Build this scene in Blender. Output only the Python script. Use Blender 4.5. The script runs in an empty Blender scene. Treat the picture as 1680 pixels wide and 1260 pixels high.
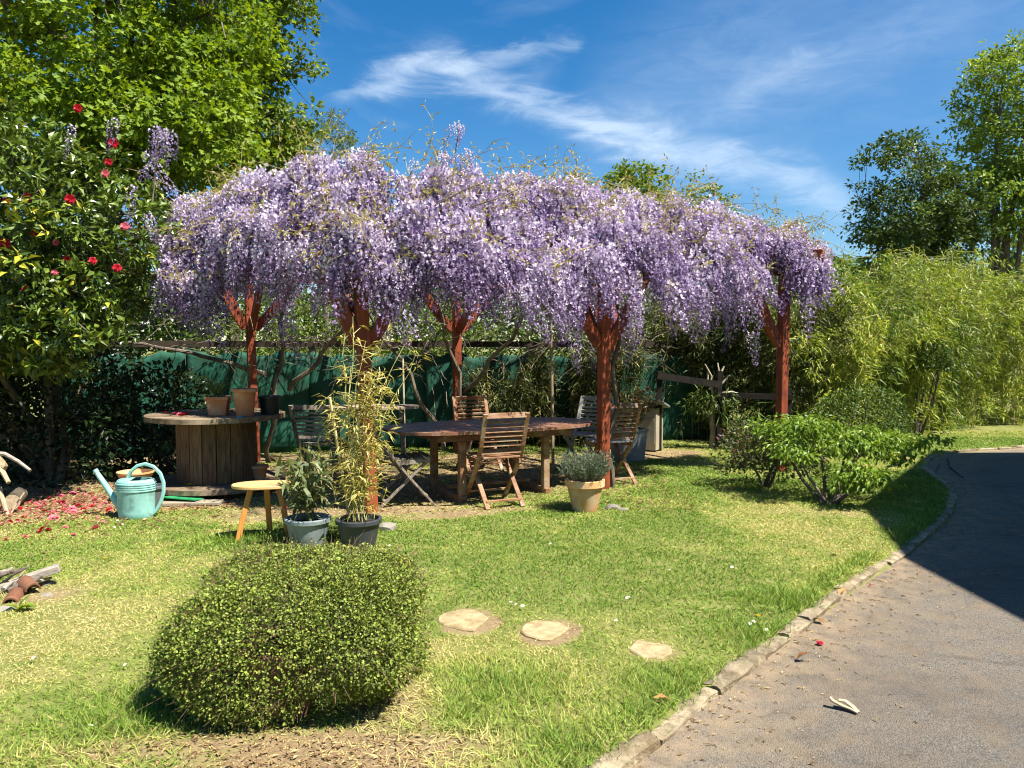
import bpy, bmesh, math, random
import numpy as np
from mathutils import Vector, Matrix

SC = bpy.context.scene
COL = SC.collection
R = math.radians
rng = np.random.default_rng(11)
random.seed(5)

# ------------------------------------------------------------------ camera
H = 1.55
FPX = 1262.0
PITCH = math.atan(60 / FPX)
cam_d = bpy.data.cameras.new('camera')
cam_d.sensor_width = 36.0
cam_d.lens = 36.0 * FPX / 1680.0
cam_d.clip_start = 0.05
cam_d.clip_end = 900
cam = bpy.data.objects.new('camera', cam_d)
COL.objects.link(cam)
cam.location = (0, 0, H)
cam.rotation_euler = (R(90) - PITCH, 0, 0)
SC.camera = cam

# ------------------------------------------------------------------ light
SUN_EL = R(60)
SUN_H = Vector((0.85, -0.53)).normalized()
sun_dir = Vector((SUN_H.x * math.cos(SUN_EL), SUN_H.y * math.cos(SUN_EL), math.sin(SUN_EL)))
sl = bpy.data.lights.new('sun', 'SUN')
sl.energy = 5.0
sl.angle = R(0.53)
sl.color = (1.0, 0.955, 0.87)
so = bpy.data.objects.new('sun', sl)
COL.objects.link(so)
so.location = (12, -8, 20)
so.rotation_euler = (-sun_dir).to_track_quat('-Z', 'Y').to_euler()

SC.view_settings.view_transform = 'Standard'
SC.view_settings.look = 'None'
SC.view_settings.exposure = 1.27
SC.view_settings.gamma = 1.0
SC.view_settings.use_curve_mapping = False
SC.render.engine = 'CYCLES'
SC.cycles.max_bounces = 6
SC.cycles.diffuse_bounces = 2
SC.cycles.glossy_bounces = 2
SC.cycles.transmission_bounces = 4
SC.cycles.transparent_max_bounces = 4
SC.cycles.caustics_reflective = False
SC.cycles.caustics_refractive = False
SC.cycles.use_denoising = True
SC.cycles.filter_width = 1.1

# ------------------------------------------------------------------ pixel to place
def ray(px, py):
    x = (px - 840) / FPX
    u = -(py - 630) / FPX
    c, s = math.cos(PITCH), math.sin(PITCH)
    return Vector((x, c + u * s, -s + u * c))

def ground(px, py, z=0.0):
    d = ray(px, py)
    t = (z - H) / d.z
    return Vector((d.x * t, d.y * t, z))

def at(px, py, Y):
    d = ray(px, py)
    t = Y / d.y
    return Vector((d.x * t, Y, H + d.z * t))

# ------------------------------------------------------------------ node helpers
class NT:
    def __init__(self, tree):
        self.t = tree
    def n(self, typ, **kw):
        nd = self.t.nodes.new(typ)
        for k, v in kw.items():
            setattr(nd, k, v)
        return nd
    def link(self, a, b):
        self.t.links.new(a, b)
    def val(self, sock, v):
        if hasattr(v, 'links') or isinstance(v, bpy.types.NodeSocket):
            self.link(v, sock)
        else:
            sock.default_value = v
    def math(self, op, a, b=None, c=None, clamp=False):
        m = self.n('ShaderNodeMath', operation=op, use_clamp=clamp)
        self.val(m.inputs[0], a)
        if b is not None: self.val(m.inputs[1], b)
        if c is not None: self.val(m.inputs[2], c)
        return m.outputs[0]
    def mix(self, fac, a, b, blend='MIX'):
        m = self.n('ShaderNodeMix', data_type='RGBA', blend_type=blend)
        self.val(m.inputs[0], fac)
        self.val(m.inputs[6], a if isinstance(a, bpy.types.NodeSocket) else (*a[:3], 1))
        self.val(m.inputs[7], b if isinstance(b, bpy.types.NodeSocket) else (*b[:3], 1))
        return m.outputs[2]
    def noise(self, vec, scale=5, detail=4, rough=.55, dist=0.0):
        m = self.n('ShaderNodeTexNoise')
        if vec is not None: self.link(vec, m.inputs['Vector'])
        m.inputs['Scale'].default_value = scale
        m.inputs['Detail'].default_value = detail
        m.inputs['Roughness'].default_value = rough
        m.inputs['Distortion'].default_value = dist
        return m.outputs['Fac']
    def ramp(self, fac, stops):
        m = self.n('ShaderNodeValToRGB')
        e = m.color_ramp.elements
        while len(e) < len(stops): e.new(0.5)
        for i, (p, c) in enumerate(stops):
            e[i].position = p
            e[i].color = (*c[:3], 1) if not isinstance(c, (int, float)) else (c, c, c, 1)
        self.link(fac, m.inputs[0])
        return m.outputs[0]
    def mrange(self, v, a, b, c=0.0, d=1.0):
        m = self.n('ShaderNodeMapRange')
        self.val(m.inputs[0], v)
        for i, x in enumerate((a, b, c, d)): m.inputs[i + 1].default_value = x
        return m.outputs[0]

def new_mat(name):
    m = bpy.data.materials.new(name)
    m.use_nodes = True
    m.node_tree.nodes.clear()
    return m, NT(m.node_tree)

def finish(nt, shader):
    o = nt.n('ShaderNodeOutputMaterial')
    nt.link(shader, o.inputs['Surface'])

def principled(nt, col, rough=.7, spec=.3, bump=None, bump_str=.3, bump_dist=.01, metal=0.0):
    p = nt.n('ShaderNodeBsdfPrincipled')
    nt.val(p.inputs['Base Color'], col if isinstance(col, bpy.types.NodeSocket) else (*col[:3], 1))
    nt.val(p.inputs['Roughness'], rough)
    p.inputs['Specular IOR Level'].default_value = spec
    p.inputs['Metallic'].default_value = metal
    if bump is not None:
        b = nt.n('ShaderNodeBump')
        b.inputs['Strength'].default_value = bump_str
        b.inputs['Distance'].default_value = bump_dist
        nt.link(bump, b.inputs['Height'])
        nt.link(b.outputs[0], p.inputs['Normal'])
    return p.outputs[0]

MATS = {}
def surf(name, c1, c2, scale=6, stretch=(1, 1, 1), rough=.75, spec=.25, bump=.3, dist=.006, c3=None, s3=1.5, lo=.35, hi=.65):
    """two-tone weathered surface in object space, shifted for every object"""
    if name in MATS: return MATS[name]
    m, nt = new_mat(name)
    tc = nt.n('ShaderNodeTexCoord')
    oi = nt.n('ShaderNodeObjectInfo')
    off = nt.math('MULTIPLY', oi.outputs['Random'], 37.0)
    va = nt.n('ShaderNodeVectorMath', operation='ADD')
    nt.link(tc.outputs['Object'], va.inputs[0])
    nt.link(off, va.inputs[1])
    vm = nt.n('ShaderNodeVectorMath', operation='MULTIPLY')
    nt.link(va.outputs[0], vm.inputs[0])
    vm.inputs[1].default_value = stretch
    f = nt.noise(vm.outputs[0], scale, 7, .62)
    col = nt.mix(nt.mrange(f, lo, hi), c1, c2)
    if c3 is not None:
        g = nt.noise(va.outputs[0], s3, 5, .6)
        col = nt.mix(nt.mrange(g, .5, .68), col, c3)
    v = nt.math('MULTIPLY_ADD', oi.outputs['Random'], .3, .85)
    hs = nt.n('ShaderNodeHueSaturation')
    nt.link(v, hs.inputs['Value'])
    nt.link(col, hs.inputs['Color'])
    fine = nt.noise(vm.outputs[0], scale * 4, 4, .6)
    finish(nt, principled(nt, hs.outputs[0], rough, spec, nt.math('ADD', f, nt.math('MULTIPLY', fine, .5)), bump, dist))
    MATS[name] = m
    return m

def leaf_mat(name, dark, light, trans=.35, rough=.5, spec=.3, tcol=None, third=None, objvar=0.0):
    """leaf colour from the leaf's own tint attribute; light passes through"""
    if name in MATS: return MATS[name]
    m, nt = new_mat(name)
    a = nt.n('ShaderNodeAttribute', attribute_name='tint')
    t = a.outputs['Fac']
    if objvar:
        oi = nt.n('ShaderNodeObjectInfo')
        t = nt.math('ADD', t, nt.math('MULTIPLY_ADD', oi.outputs['Random'], objvar, -objvar / 2), clamp=True)
    if third is None:
        col = nt.ramp(t, [(0.0, dark), (1.0, light)])
    else:
        col = nt.ramp(t, [(0.0, dark), (0.86, light), (0.94, third), (1.0, third)])
    p = nt.n('ShaderNodeBsdfPrincipled')
    nt.link(col, p.inputs['Base Color'])
    p.inputs['Roughness'].default_value = rough
    p.inputs['Specular IOR Level'].default_value = spec
    tr = nt.n('ShaderNodeBsdfTranslucent')
    if tcol is None:
        tcol = (1.15, 1.05, .45)
    nt.link(nt.mix(1.0, col, tcol, 'MULTIPLY'), tr.inputs['Color'])
    mx = nt.n('ShaderNodeMixShader')
    mx.inputs[0].default_value = trans
    nt.link(p.outputs[0], mx.inputs[1])
    nt.link(tr.outputs[0], mx.inputs[2])
    finish(nt, mx.outputs[0])
    MATS[name] = m
    return m

def flat(name, c, rough=.6, spec=.3):
    if name in MATS: return MATS[name]
    m, nt = new_mat(name)
    finish(nt, principled(nt, c, rough, spec))
    MATS[name] = m
    return m

# ------------------------------------------------------------------ sky
def build_world():
    w = bpy.data.worlds.new('World')
    SC.world = w
    w.use_nodes = True
    w.node_tree.nodes.clear()
    nt = NT(w.node_tree)
    sky = nt.n('ShaderNodeTexSky', sky_type='NISHITA')
    sky.sun_disc = False
    sky.sun_elevation = SUN_EL
    sky.sun_rotation = math.atan2(SUN_H.x, SUN_H.y)
    sky.altitude = 200
    sky.air_density = 1.0
    sky.dust_density = 0.25
    sky.ozone_density = 2.2
    hs = nt.n('ShaderNodeHueSaturation')
    hs.inputs['Saturation'].default_value = 1.42
    hs.inputs['Value'].default_value = 1.0
    nt.link(sky.outputs[0], hs.inputs['Color'])
    # cirrus: one long bent streak, a thin second one, wisps elsewhere
    tc = nt.n('ShaderNodeTexCoord')
    sp = nt.n('ShaderNodeSeparateXYZ')
    nt.link(tc.outputs['Generated'], sp.inputs[0])
    az = nt.math('ARCTAN2', sp.outputs[0], sp.outputs[1])
    el = nt.math('ARCSINE', sp.outputs[2])
    cb = nt.n('ShaderNodeCombineXYZ')
    nt.link(az, cb.inputs[0]); nt.link(el, cb.inputs[1])
    rot = nt.n('ShaderNodeMapping')
    rot.inputs['Rotation'].default_value = (0, 0, R(14))
    rot.inputs['Scale'].default_value = (1, 3.2, 1)
    nt.link(cb.outputs[0], rot.inputs[0])
    warp = nt.math('MULTIPLY_ADD', nt.noise(rot.outputs[0], 9, 8, .62, .8), .07, -.035)
    elw = nt.math('ADD', el, warp)
    t = nt.mrange(az, -.7, .7)
    def ang(px, py):
        d = ray(px, py).normalized()
        return math.atan2(d.x, d.y), math.asin(d.z)
    def curve(pts, lo, hi):
        fc = nt.n('ShaderNodeFloatCurve')
        nt.link(t, fc.inputs['Value'])
        cv = fc.mapping.curves[0]
        pp = [((a + .7) / 1.4, (v - lo) / (hi - lo)) for a, v in pts]
        cv.points[0].location = (0, pp[0][1]); cv.points[1].location = (1, pp[-1][1])
        for p in pp: cv.points.new(*p)
        fc.mapping.update()
        return nt.math('MULTIPLY_ADD', fc.outputs[0], hi - lo, lo)
    def streak(pix, strength, width):
        c = curve([ang(x, y) for x, y in pix], 0, .6)
        s = curve([(ang(x, y)[0], v) for (x, y), v in zip(pix, strength)], 0, 1)
        wd = curve([(ang(x, y)[0], v) for (x, y), v in zip(pix, width)], 0, .2)
        dlt = nt.math('DIVIDE', nt.math('SUBTRACT', elw, c), wd)
        g = nt.math('EXPONENT', nt.math('MULTIPLY', nt.math('MULTIPLY', dlt, dlt), -1))
        return nt.math('MULTIPLY', g, s)
    main = streak([(500, 175), (560, 162), (640, 135), (720, 112), (790, 140), (860, 165), (930, 195), (1010, 220), (1100, 245), (1190, 264), (1290, 295), (1380, 330), (1460, 360)],
                  [0, .35, .75, 1, .75, .75, .95, .95, .9, .8, .75, .6, 0],
                  [.008, .010, .015, .022, .019, .016, .017, .020, .023, .022, .022, .021, .014])
    thin = streak([(690, 135), (760, 108), (850, 90), (900, 80), (945, 72), (970, 66)], [0, .55, .55, .4, .35, 0], [.01, .011, .009, .009, .008, .006])
    veil = streak([(880, 260), (1000, 190), (1150, 130), (1300, 90), (1450, 50), (1680, 0)], [0, .22, .28, .26, .22, .2], [.05, .07, .09, .11, .11, .11])
    wis = streak([(1060, 240), (1180, 170), (1300, 122), (1420, 85), (1560, 30), (1660, 10)], [0, .12, .4, .12, .12, 0], [.02, .025, .018, .02, .03, .03])
    tex = nt.mrange(nt.noise(rot.outputs[0], 14, 10, .66, .6), .25, .72, .4, 1.1)
    tot = nt.math('ADD', nt.math('ADD', main, thin), nt.math('ADD', veil, wis))
    far = nt.math('MULTIPLY', nt.mrange(nt.noise(rot.outputs[0], 3.0, 8, .6, 1.0), .55, .85), .25)
    tot = nt.math('MULTIPLY', nt.math('ADD', tot, far), tex, clamp=True)
    tot = nt.math('MULTIPLY', tot, .6)
    col = nt.mix(tot, hs.outputs[0], (6.6, 7.6, 8.6))
    bg = nt.n('ShaderNodeBackground')
    bg.inputs['Strength'].default_value = 0.063
    nt.link(col, bg.inputs['Color'])
    o = nt.n('ShaderNodeOutputWorld')
    nt.link(bg.outputs[0], o.inputs['Surface'])
build_world()

# ------------------------------------------------------------------ objects
def tag(o, label=None, cat=None, group=None, kind=None):
    if label: o['label'] = label
    if cat: o['category'] = cat
    if group: o['group'] = group
    if kind: o['kind'] = kind
    return o

def empty(name, loc=(0, 0, 0), rz=0.0):
    o = bpy.data.objects.new(name, None)
    o.empty_display_size = .1
    COL.objects.link(o)
    o.location = loc
    o.rotation_euler = (0, 0, rz)
    return o

def link_mesh(name, me, parent=None, loc=None):
    o = bpy.data.objects.new(name, me)
    COL.objects.link(o)
    if parent is not None: o.parent = parent
    if loc is not None: o.location = loc
    return o

def copy_tree(o, parent=None):
    c = o.copy()
    COL.objects.link(c)
    c.parent = parent
    for ch in list(o.children):
        copy_tree(ch, c)
    return c

def np_mesh(name, V, F, mat, parent=None, tint=None, smooth=False, loc=None, as_mesh=False):
    V = np.asarray(V, dtype=np.float32); F = np.asarray(F, dtype=np.int32)
    me = bpy.data.meshes.new(name)
    nv, (nf, k) = len(V), F.shape
    me.vertices.add(nv); me.vertices.foreach_set('co', V.ravel())
    me.loops.add(nf * k); me.loops.foreach_set('vertex_index', F.ravel())
    me.polygons.add(nf); me.polygons.foreach_set('loop_start', np.arange(0, nf * k, k, dtype=np.int32))
    me.polygons.foreach_set('use_smooth', np.full(nf, smooth))
    if tint is not None:
        a = me.attributes.new('tint', 'FLOAT', 'POINT')
        a.data.foreach_set('value', np.asarray(tint, dtype=np.float32))
    me.update(calc_edges=True)
    if mat is not None: me.materials.append(mat)
    if as_mesh: return me
    return link_mesh(name, me, parent, loc)

class MB:
    """collects shapes and links them as one mesh"""
    def __init__(self):
        self.V = []; self.F = []
    def add(self, vs, fs):
        b = len(self.V)
        self.V += [tuple(v) for v in vs]
        self.F += [tuple(b + i for i in f) for f in fs]
        return self
    def box(self, c, s, M=None):
        x, y, z = (a / 2 for a in s)
        vs = [Vector((i * x, j * y, k * z)) for i in (-1, 1) for j in (-1, 1) for k in (-1, 1)]
        if M is not None: vs = [M @ v for v in vs]
        vs = [v + Vector(c) for v in vs]
        return self.add(vs, [(0, 1, 3, 2), (4, 6, 7, 5), (0, 4, 5, 1), (2, 3, 7, 6), (0, 2, 6, 4), (1, 5, 7, 3)])
    def bar(self, p, q, w, h, up=(0, 0, 1)):
        return self.sweep([p, q], w, h, up)
    def sweep(self, path, w, h, up=(0, 0, 1)):
        path = [Vector(p) for p in path]
        up = Vector(up); rings = []
        for i, p in enumerate(path):
            d = (path[min(i + 1, len(path) - 1)] - path[max(i - 1, 0)]).normalized()
            s = d.cross(up).normalized(); u = s.cross(d).normalized()
            rings.append([p + s * a * w / 2 + u * b * h / 2 for a, b in ((-1, -1), (1, -1), (1, 1), (-1, 1))])
        vs = [v for r in rings for v in r]; fs = []
        for i in range(len(path) - 1):
            for k in range(4):
                a, b = i * 4 + k, i * 4 + (k + 1) % 4
                fs.append((a, b, b + 4, a + 4))
        n = (len(path) - 1) * 4
        fs += [(3, 2, 1, 0), (n, n + 1, n + 2, n + 3)]
        return self.add(vs, fs)
    def tube(self, path, rad, n=6, cap=True):
        path = [Vector(p) for p in path]
        if not hasattr(rad, '__len__'): rad = [rad] * len(path)
        vs = []; fs = []; ref = Vector((.31, .17, .93))
        for i, p in enumerate(path):
            d = (path[min(i + 1, len(path) - 1)] - path[max(i - 1, 0)]).normalized()
            s = d.cross(ref)
            if s.length < .05: s = d.cross(Vector((1, 0, 0)))
            s.normalize(); u = d.cross(s)
            for k in range(n):
                a = 2 * math.pi * k / n
                vs.append(p + (s * math.cos(a) + u * math.sin(a)) * rad[i])
        for i in range(len(path) - 1):
            for k in range(n):
                a, b = i * n + k, i * n + (k + 1) % n
                fs.append((a, b, b + n, a + n))
        if cap:
            fs.append(tuple(range(n - 1, -1, -1)))
            m = (len(path) - 1) * n
            fs.append(tuple(range(m, m + n)))
        return self.add(vs, fs)
    def lathe(self, prof, n=28, sx=1.0, sy=1.0, c=(0, 0, 0)):
        vs = []; fs = []
        for r, z in prof:
            for k in range(n):
                a = 2 * math.pi * k / n
                vs.append((c[0] + r * sx * math.cos(a), c[1] + r * sy * math.sin(a), c[2] + z))
        for i in range(len(prof) - 1):
            for k in range(n):
                a, b = i * n + k, i * n + (k + 1) % n
                fs.append((a, b, b + n, a + n))
        if prof[0][0] > 1e-6: fs.append(tuple(range(n - 1, -1, -1)))
        return self.add(vs, fs)
    def prism(self, poly, z0, z1):
        n = len(poly)
        vs = [(x, y, z0) for x, y in poly] + [(x, y, z1) for x, y in poly]
        fs = [tuple(range(n - 1, -1, -1)), tuple(range(n, 2 * n))]
        for k in range(n):
            fs.append((k, (k + 1) % n, (k + 1) % n + n, k + n))
        return self.add(vs, fs)
    def mesh(self, name, mat, bevel=0.0, smooth=False):
        me = bpy.data.meshes.new(name)
        me.from_pydata(self.V, [], self.F)
        bm = bmesh.new(); bm.from_mesh(me)
        bmesh.ops.recalc_face_normals(bm, faces=bm.faces)
        if bevel:
            bmesh.ops.bevel(bm, geom=list(bm.edges), offset=bevel, segments=1, affect='EDGES', clamp_overlap=True)
        bm.to_mesh(me); bm.free()
        if smooth:
            me.polygons.foreach_set('use_smooth', np.full(len(me.polygons), True))
            me.set_sharp_from_angle(angle=R(40))
        if mat is not None: me.materials.append(mat)
        me.update()
        return me
    def build(self, name, mat, parent=None, bevel=0.0, smooth=False, loc=None):
        return link_mesh(name, self.mesh(name, mat, bevel, smooth), parent, loc)

# ------------------------------------------------------------------ leaves
TPL = {
    'dia': ([(0, 0, 0), (-.5, .45, .14), (0, 1, -.05), (.5, .45, .14)], [(0, 2, 1), (0, 3, 2)]),
    'tri': ([(-.5, 0, 0), (.5, 0, 0), (0, 1, 0)], [(0, 1, 2)]),
    'leaf': ([(0, 0, 0), (-.5, .42, .12), (0, .46, 0), (.5, .42, .12), (0, 1, -.14)], [(0, 2, 1), (0, 3, 2), (1, 2, 4), (2, 3, 4)]),
    'blade': ([(0, 0, 0), (-.5, .3, .1), (.5, .3, .1), (0, 1, -.22)], [(0, 2, 1), (1, 2, 3)]),
    'strap': ([(-.35, 0, 0), (.35, 0, 0), (-.5, .45, .1), (.5, .45, .1), (0, 1, -.25)], [(0, 1, 3), (0, 3, 2), (2, 3, 4)]),
    'round': ([(0, 0, 0), (-.42, .3, .05), (-.36, .8, .02), (0, 1, -.04), (.36, .8, .02), (.42, .3, .05)], [(0, 5, 1), (1, 5, 4), (1, 4, 2), (2, 4, 3)]),
    'maple5': ([(0, 0, 0), (-.5, .3, .06), (-.16, .42, .01), (-.36, .82, .05), (0, 1.0, -.07), (.36, .82, .05), (.16, .42, .01), (.5, .3, .06)], [(0, 2, 1), (0, 6, 2), (0, 7, 6), (2, 4, 3), (2, 6, 4), (6, 5, 4)]),
    'maple': ([(0, .4, -.02), (0, 0, 0), (-.5, .12, .05), (-.25, .38, .02), (-.5, .74, .06), (-.14, .66, .01), (0, 1.02, -.08), (.14, .66, .01), (.5, .74, .06), (.25, .38, .02), (.5, .12, .05)],
              [(0, 2, 1), (0, 3, 2), (0, 4, 3), (0, 5, 4), (0, 6, 5), (0, 7, 6), (0, 8, 7), (0, 9, 8), (0, 10, 9), (0, 1, 10)]),
}
def unit(a):
    return a / np.maximum(np.linalg.norm(a, axis=-1, keepdims=True), 1e-9)
def runit(n):
    return unit(rng.normal(size=(n, 3)))

def leaves(P, D, U, L, W, kind='dia', tint=None):
    P = np.asarray(P, float); n = len(P)
    D = unit(np.asarray(D, float)); U = np.asarray(U, float)
    S = unit(np.cross(D, U)); N = np.cross(S, D)
    tv, tf = TPL[kind]
    tv = np.array(tv); tf = np.array(tf); k = len(tv)
    L = np.broadcast_to(L, (n,)); W = np.broadcast_to(W, (n,))
    V = (P[:, None, :] + S[:, None, :] * (tv[:, 0][None, :, None] * W[:, None, None])
         + D[:, None, :] * (tv[:, 1][None, :, None] * L[:, None, None])
         + N[:, None, :] * (tv[:, 2][None, :, None] * L[:, None, None]))
    F = tf[None] + (np.arange(n) * k)[:, None, None]
    if tint is None: tint = rng.random(n)
    T = np.repeat(np.broadcast_to(tint, (n,)), k)
    return V.reshape(-1, 3), F.reshape(-1, 3), T

def join(parts):
    Vs, Fs, Ts = [], [], []; b = 0
    for V, F, T in parts:
        Vs.append(V); Fs.append(F + b); Ts.append(T); b += len(V)
    return np.concatenate(Vs), np.concatenate(Fs), np.concatenate(Ts)

def vnoise(P, scale, seed=0):
    """smooth value noise for shaping, 3-D"""
    r = np.random.default_rng(1000 + seed)
    tab = r.random((24, 24, 24))
    q = np.asarray(P, float) * scale + 100.0
    i = np.floor(q).astype(int); f = q - i; f = f * f * (3 - 2 * f)
    out = 0
    for a in (0, 1):
        for b in (0, 1):
            for c in (0, 1):
                w = (f[:, 0] if a else 1 - f[:, 0]) * (f[:, 1] if b else 1 - f[:, 1]) * (f[:, 2] if c else 1 - f[:, 2])
                out = out + w * tab[(i[:, 0] + a) % 24, (i[:, 1] + b) % 24, (i[:, 2] + c) % 24]
    return out

def twig_strips(A, B, w):
    """thin three-sided sticks from A to B (arrays), tapering; triangles"""
    A = np.asarray(A, float); B = np.asarray(B, float); n = len(A)
    d = unit(B - A)
    s = unit(np.cross(d, np.array([.37, .21, .9]))); u = np.cross(d, s)
    w = np.broadcast_to(w, (n,))[:, None]
    vs = []
    for k in range(3):
        a = 2.094 * k
        vs.append(A + (s * math.cos(a) + u * math.sin(a)) * w)
    for k in range(3):
        a = 2.094 * k
        vs.append(B + (s * math.cos(a) + u * math.sin(a)) * w * .5)
    V = np.stack(vs, 1).reshape(-1, 3)
    tf = np.array([(0, 1, 4), (0, 4, 3), (1, 2, 5), (1, 5, 4), (2, 0, 3), (2, 3, 5)])
    F = (tf[None] + (np.arange(n) * 6)[:, None, None]).reshape(-1, 3)
    return V, F, np.repeat(rng.random(n), 6)

def curve_pts(p, q, n=6, sag=.0, wob=.08):
    p = Vector(p); q = Vector(q); L = (q - p).length
    out = []
    w1 = Vector((random.uniform(-1, 1), random.uniform(-1, 1), random.uniform(-.6, .6))) * wob * L
    for i in range(n):
        t = i / (n - 1)
        v = p.lerp(q, t) + w1 * math.sin(math.pi * t) + Vector((0, 0, sag * L * math.sin(math.pi * t)))
        v += Vector((random.uniform(-1, 1), random.uniform(-1, 1), random.uniform(-1, 1))) * wob * .18 * L * (0 < i < n - 1)
        out.append(v)
    return out

# ================================================================== ground, drive, kerb
def catmull(pts, step=.12):
    pts = [Vector((p[0], p[1])) for p in pts]
    out = []
    for i in range(len(pts) - 1):
        p0 = pts[max(i - 1, 0)]; p1 = pts[i]; p2 = pts[i + 1]; p3 = pts[min(i + 2, len(pts) - 1)]
        n = max(2, int((p2 - p1).length / step))
        for k in range(n):
            t = k / n
            out.append(.5 * ((2 * p1) + (p2 - p0) * t + (2 * p0 - 5 * p1 + 4 * p2 - p3) * t * t + (3 * p1 - p0 - 3 * p2 + p3) * t ** 3))
    out.append(pts[-1])
    return out

EDGE_PX = [(1038, 1258), (1150, 1165), (1284, 1062), (1400, 972), (1482, 916), (1520, 888), (1552, 860), (1569, 832), (1566, 806), (1542, 785), (1520, 766), (1556, 746), (1680, 735)]
edge_ctl = [(-2.6, -.2), (-.9, 1.45)] + [tuple(ground(*p)[:2]) for p in EDGE_PX] + [(11.5, 13.4), (18, 15.5), (32, 18)]
EDGE = catmull(edge_ctl, .1)
EDGE_A = np.array([(p.x, p.y) for p in EDGE])

def edge_signed(XY):
    """distance to the kerb line; positive on the lawn side (left of the line)"""
    XY = np.asarray(XY, float)
    out = np.empty(len(XY))
    A = EDGE_A[:-1]; Bv = EDGE_A[1:] - A; LL = (Bv ** 2).sum(1)
    for s in range(0, len(XY), 4000):
        q = XY[s:s + 4000]
        d = q[:, None, :] - A[None]
        t = np.clip((d * Bv[None]).sum(2) / LL, 0, 1)
        e = d - t[..., None] * Bv[None]
        dist = np.sqrt((e ** 2).sum(2))
        k = dist.argmin(1); i = np.arange(len(q))
        cr = Bv[k, 0] * d[i, k, 1] - Bv[k, 1] * d[i, k, 0]
        out[s:s + 4000] = dist[i, k] * np.where(cr >= 0, 1, -1)
    return out

STONES = [(ground(760, 1026), .135, .17, 12), (ground(892, 1044), .13, .155, -20), (ground(1065, 1079), .105, .12, 30)]

def ell(X, Y, cx, cy, rx, ry, a=0, soft=.3):
    c, s = math.cos(R(a)), math.sin(R(a))
    u = ((X - cx) * c + (Y - cy) * s) / rx; v = (-(X - cx) * s + (Y - cy) * c) / ry
    r = np.sqrt(u * u + v * v)
    return np.clip((1 + soft - r) / (2 * soft), 0, 1)

def bareness(X, Y):
    P = np.stack([X, Y, 0 * X], -1)
    n1 = vnoise(P, 1.6, 1); n2 = vnoise(P, 4.5, 2); n3 = vnoise(P, 11, 3)
    b = np.zeros_like(X)
    def up(m, s): np.maximum(b, m * s, out=b)
    up(ell(X, Y, -.9, 9.1, 2.2, 1.75, 25), .85)           # trodden floor round the table
    up(ell(X, Y, -1.7, 7.1, 1.3, .34, 12), .75)           # dry strip by the tubs
    up(ell(X, Y, -.45, 7.0, .7, .18, 20), .5)
    up(ell(X, Y, -4.6, 7.6, 2.2, .95, 6), .85)            # litter below the camellia
    up(ell(X, Y, -4.6, 9.4, 3.6, 1.5, 8), 1.0)
    up(ell(X, Y, -.9, 2.78, .75, .22, 2), 1.0)             # earth before the low shrub
    up(ell(X, Y, -.5, 3.1, .2, .4, 0), .5)
    up(ell(X, Y, 2.9, 7.0, .55, .2, -12), .55)
    up(ell(X, Y, 1.9, 11.0, 1.0, .6, 20), .7)
    up(ell(X, Y, -2.95, 4.7, .3, .25, 0), .7)
    for c, rx, ry, a in STONES:
        up(ell(X, Y, c.x + .03, c.y - .01, rx * 1.25, ry * 1.2, a, .14), 1.15)
    b = b * np.clip(.35 + 1.2 * n1 + .5 * (n3 - .5), 0, 1.15)
    return np.clip(b + .22 * np.clip((n2 * .6 + n1 * .4) - .56, 0, 1) * 4, 0, 1)

def dryness(X, Y):
    P = np.stack([X, Y, 0 * X], -1)
    d = .50 * vnoise(P, .8, 5) + .34 * vnoise(P, 2.6, 6) + .26 * vnoise(P, 7.5, 7)
    return np.clip((d - .40) * 2.6, 0, 1)

GRID = {}
def sample_ground(X, Y):
    i = np.clip((X - GRID['x0']) / .085, 0, GRID['sd'].shape[1] - 2); j = np.clip((Y - GRID['y0']) / .085, 0, GRID['sd'].shape[0] - 2)
    a, b = i.astype(int), j.astype(int); u, v = i - a, j - b
    out = []
    for k in ('sd', 'z'):
        g = GRID[k]
        out.append((g[b, a] * (1 - u) + g[b, a + 1] * u) * (1 - v) + (g[b + 1, a] * (1 - u) + g[b + 1, a + 1] * u) * v)
    return out
def gz(x, y):
    return float(sample_ground(np.array([x]), np.array([y]))[1][0])

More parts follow.
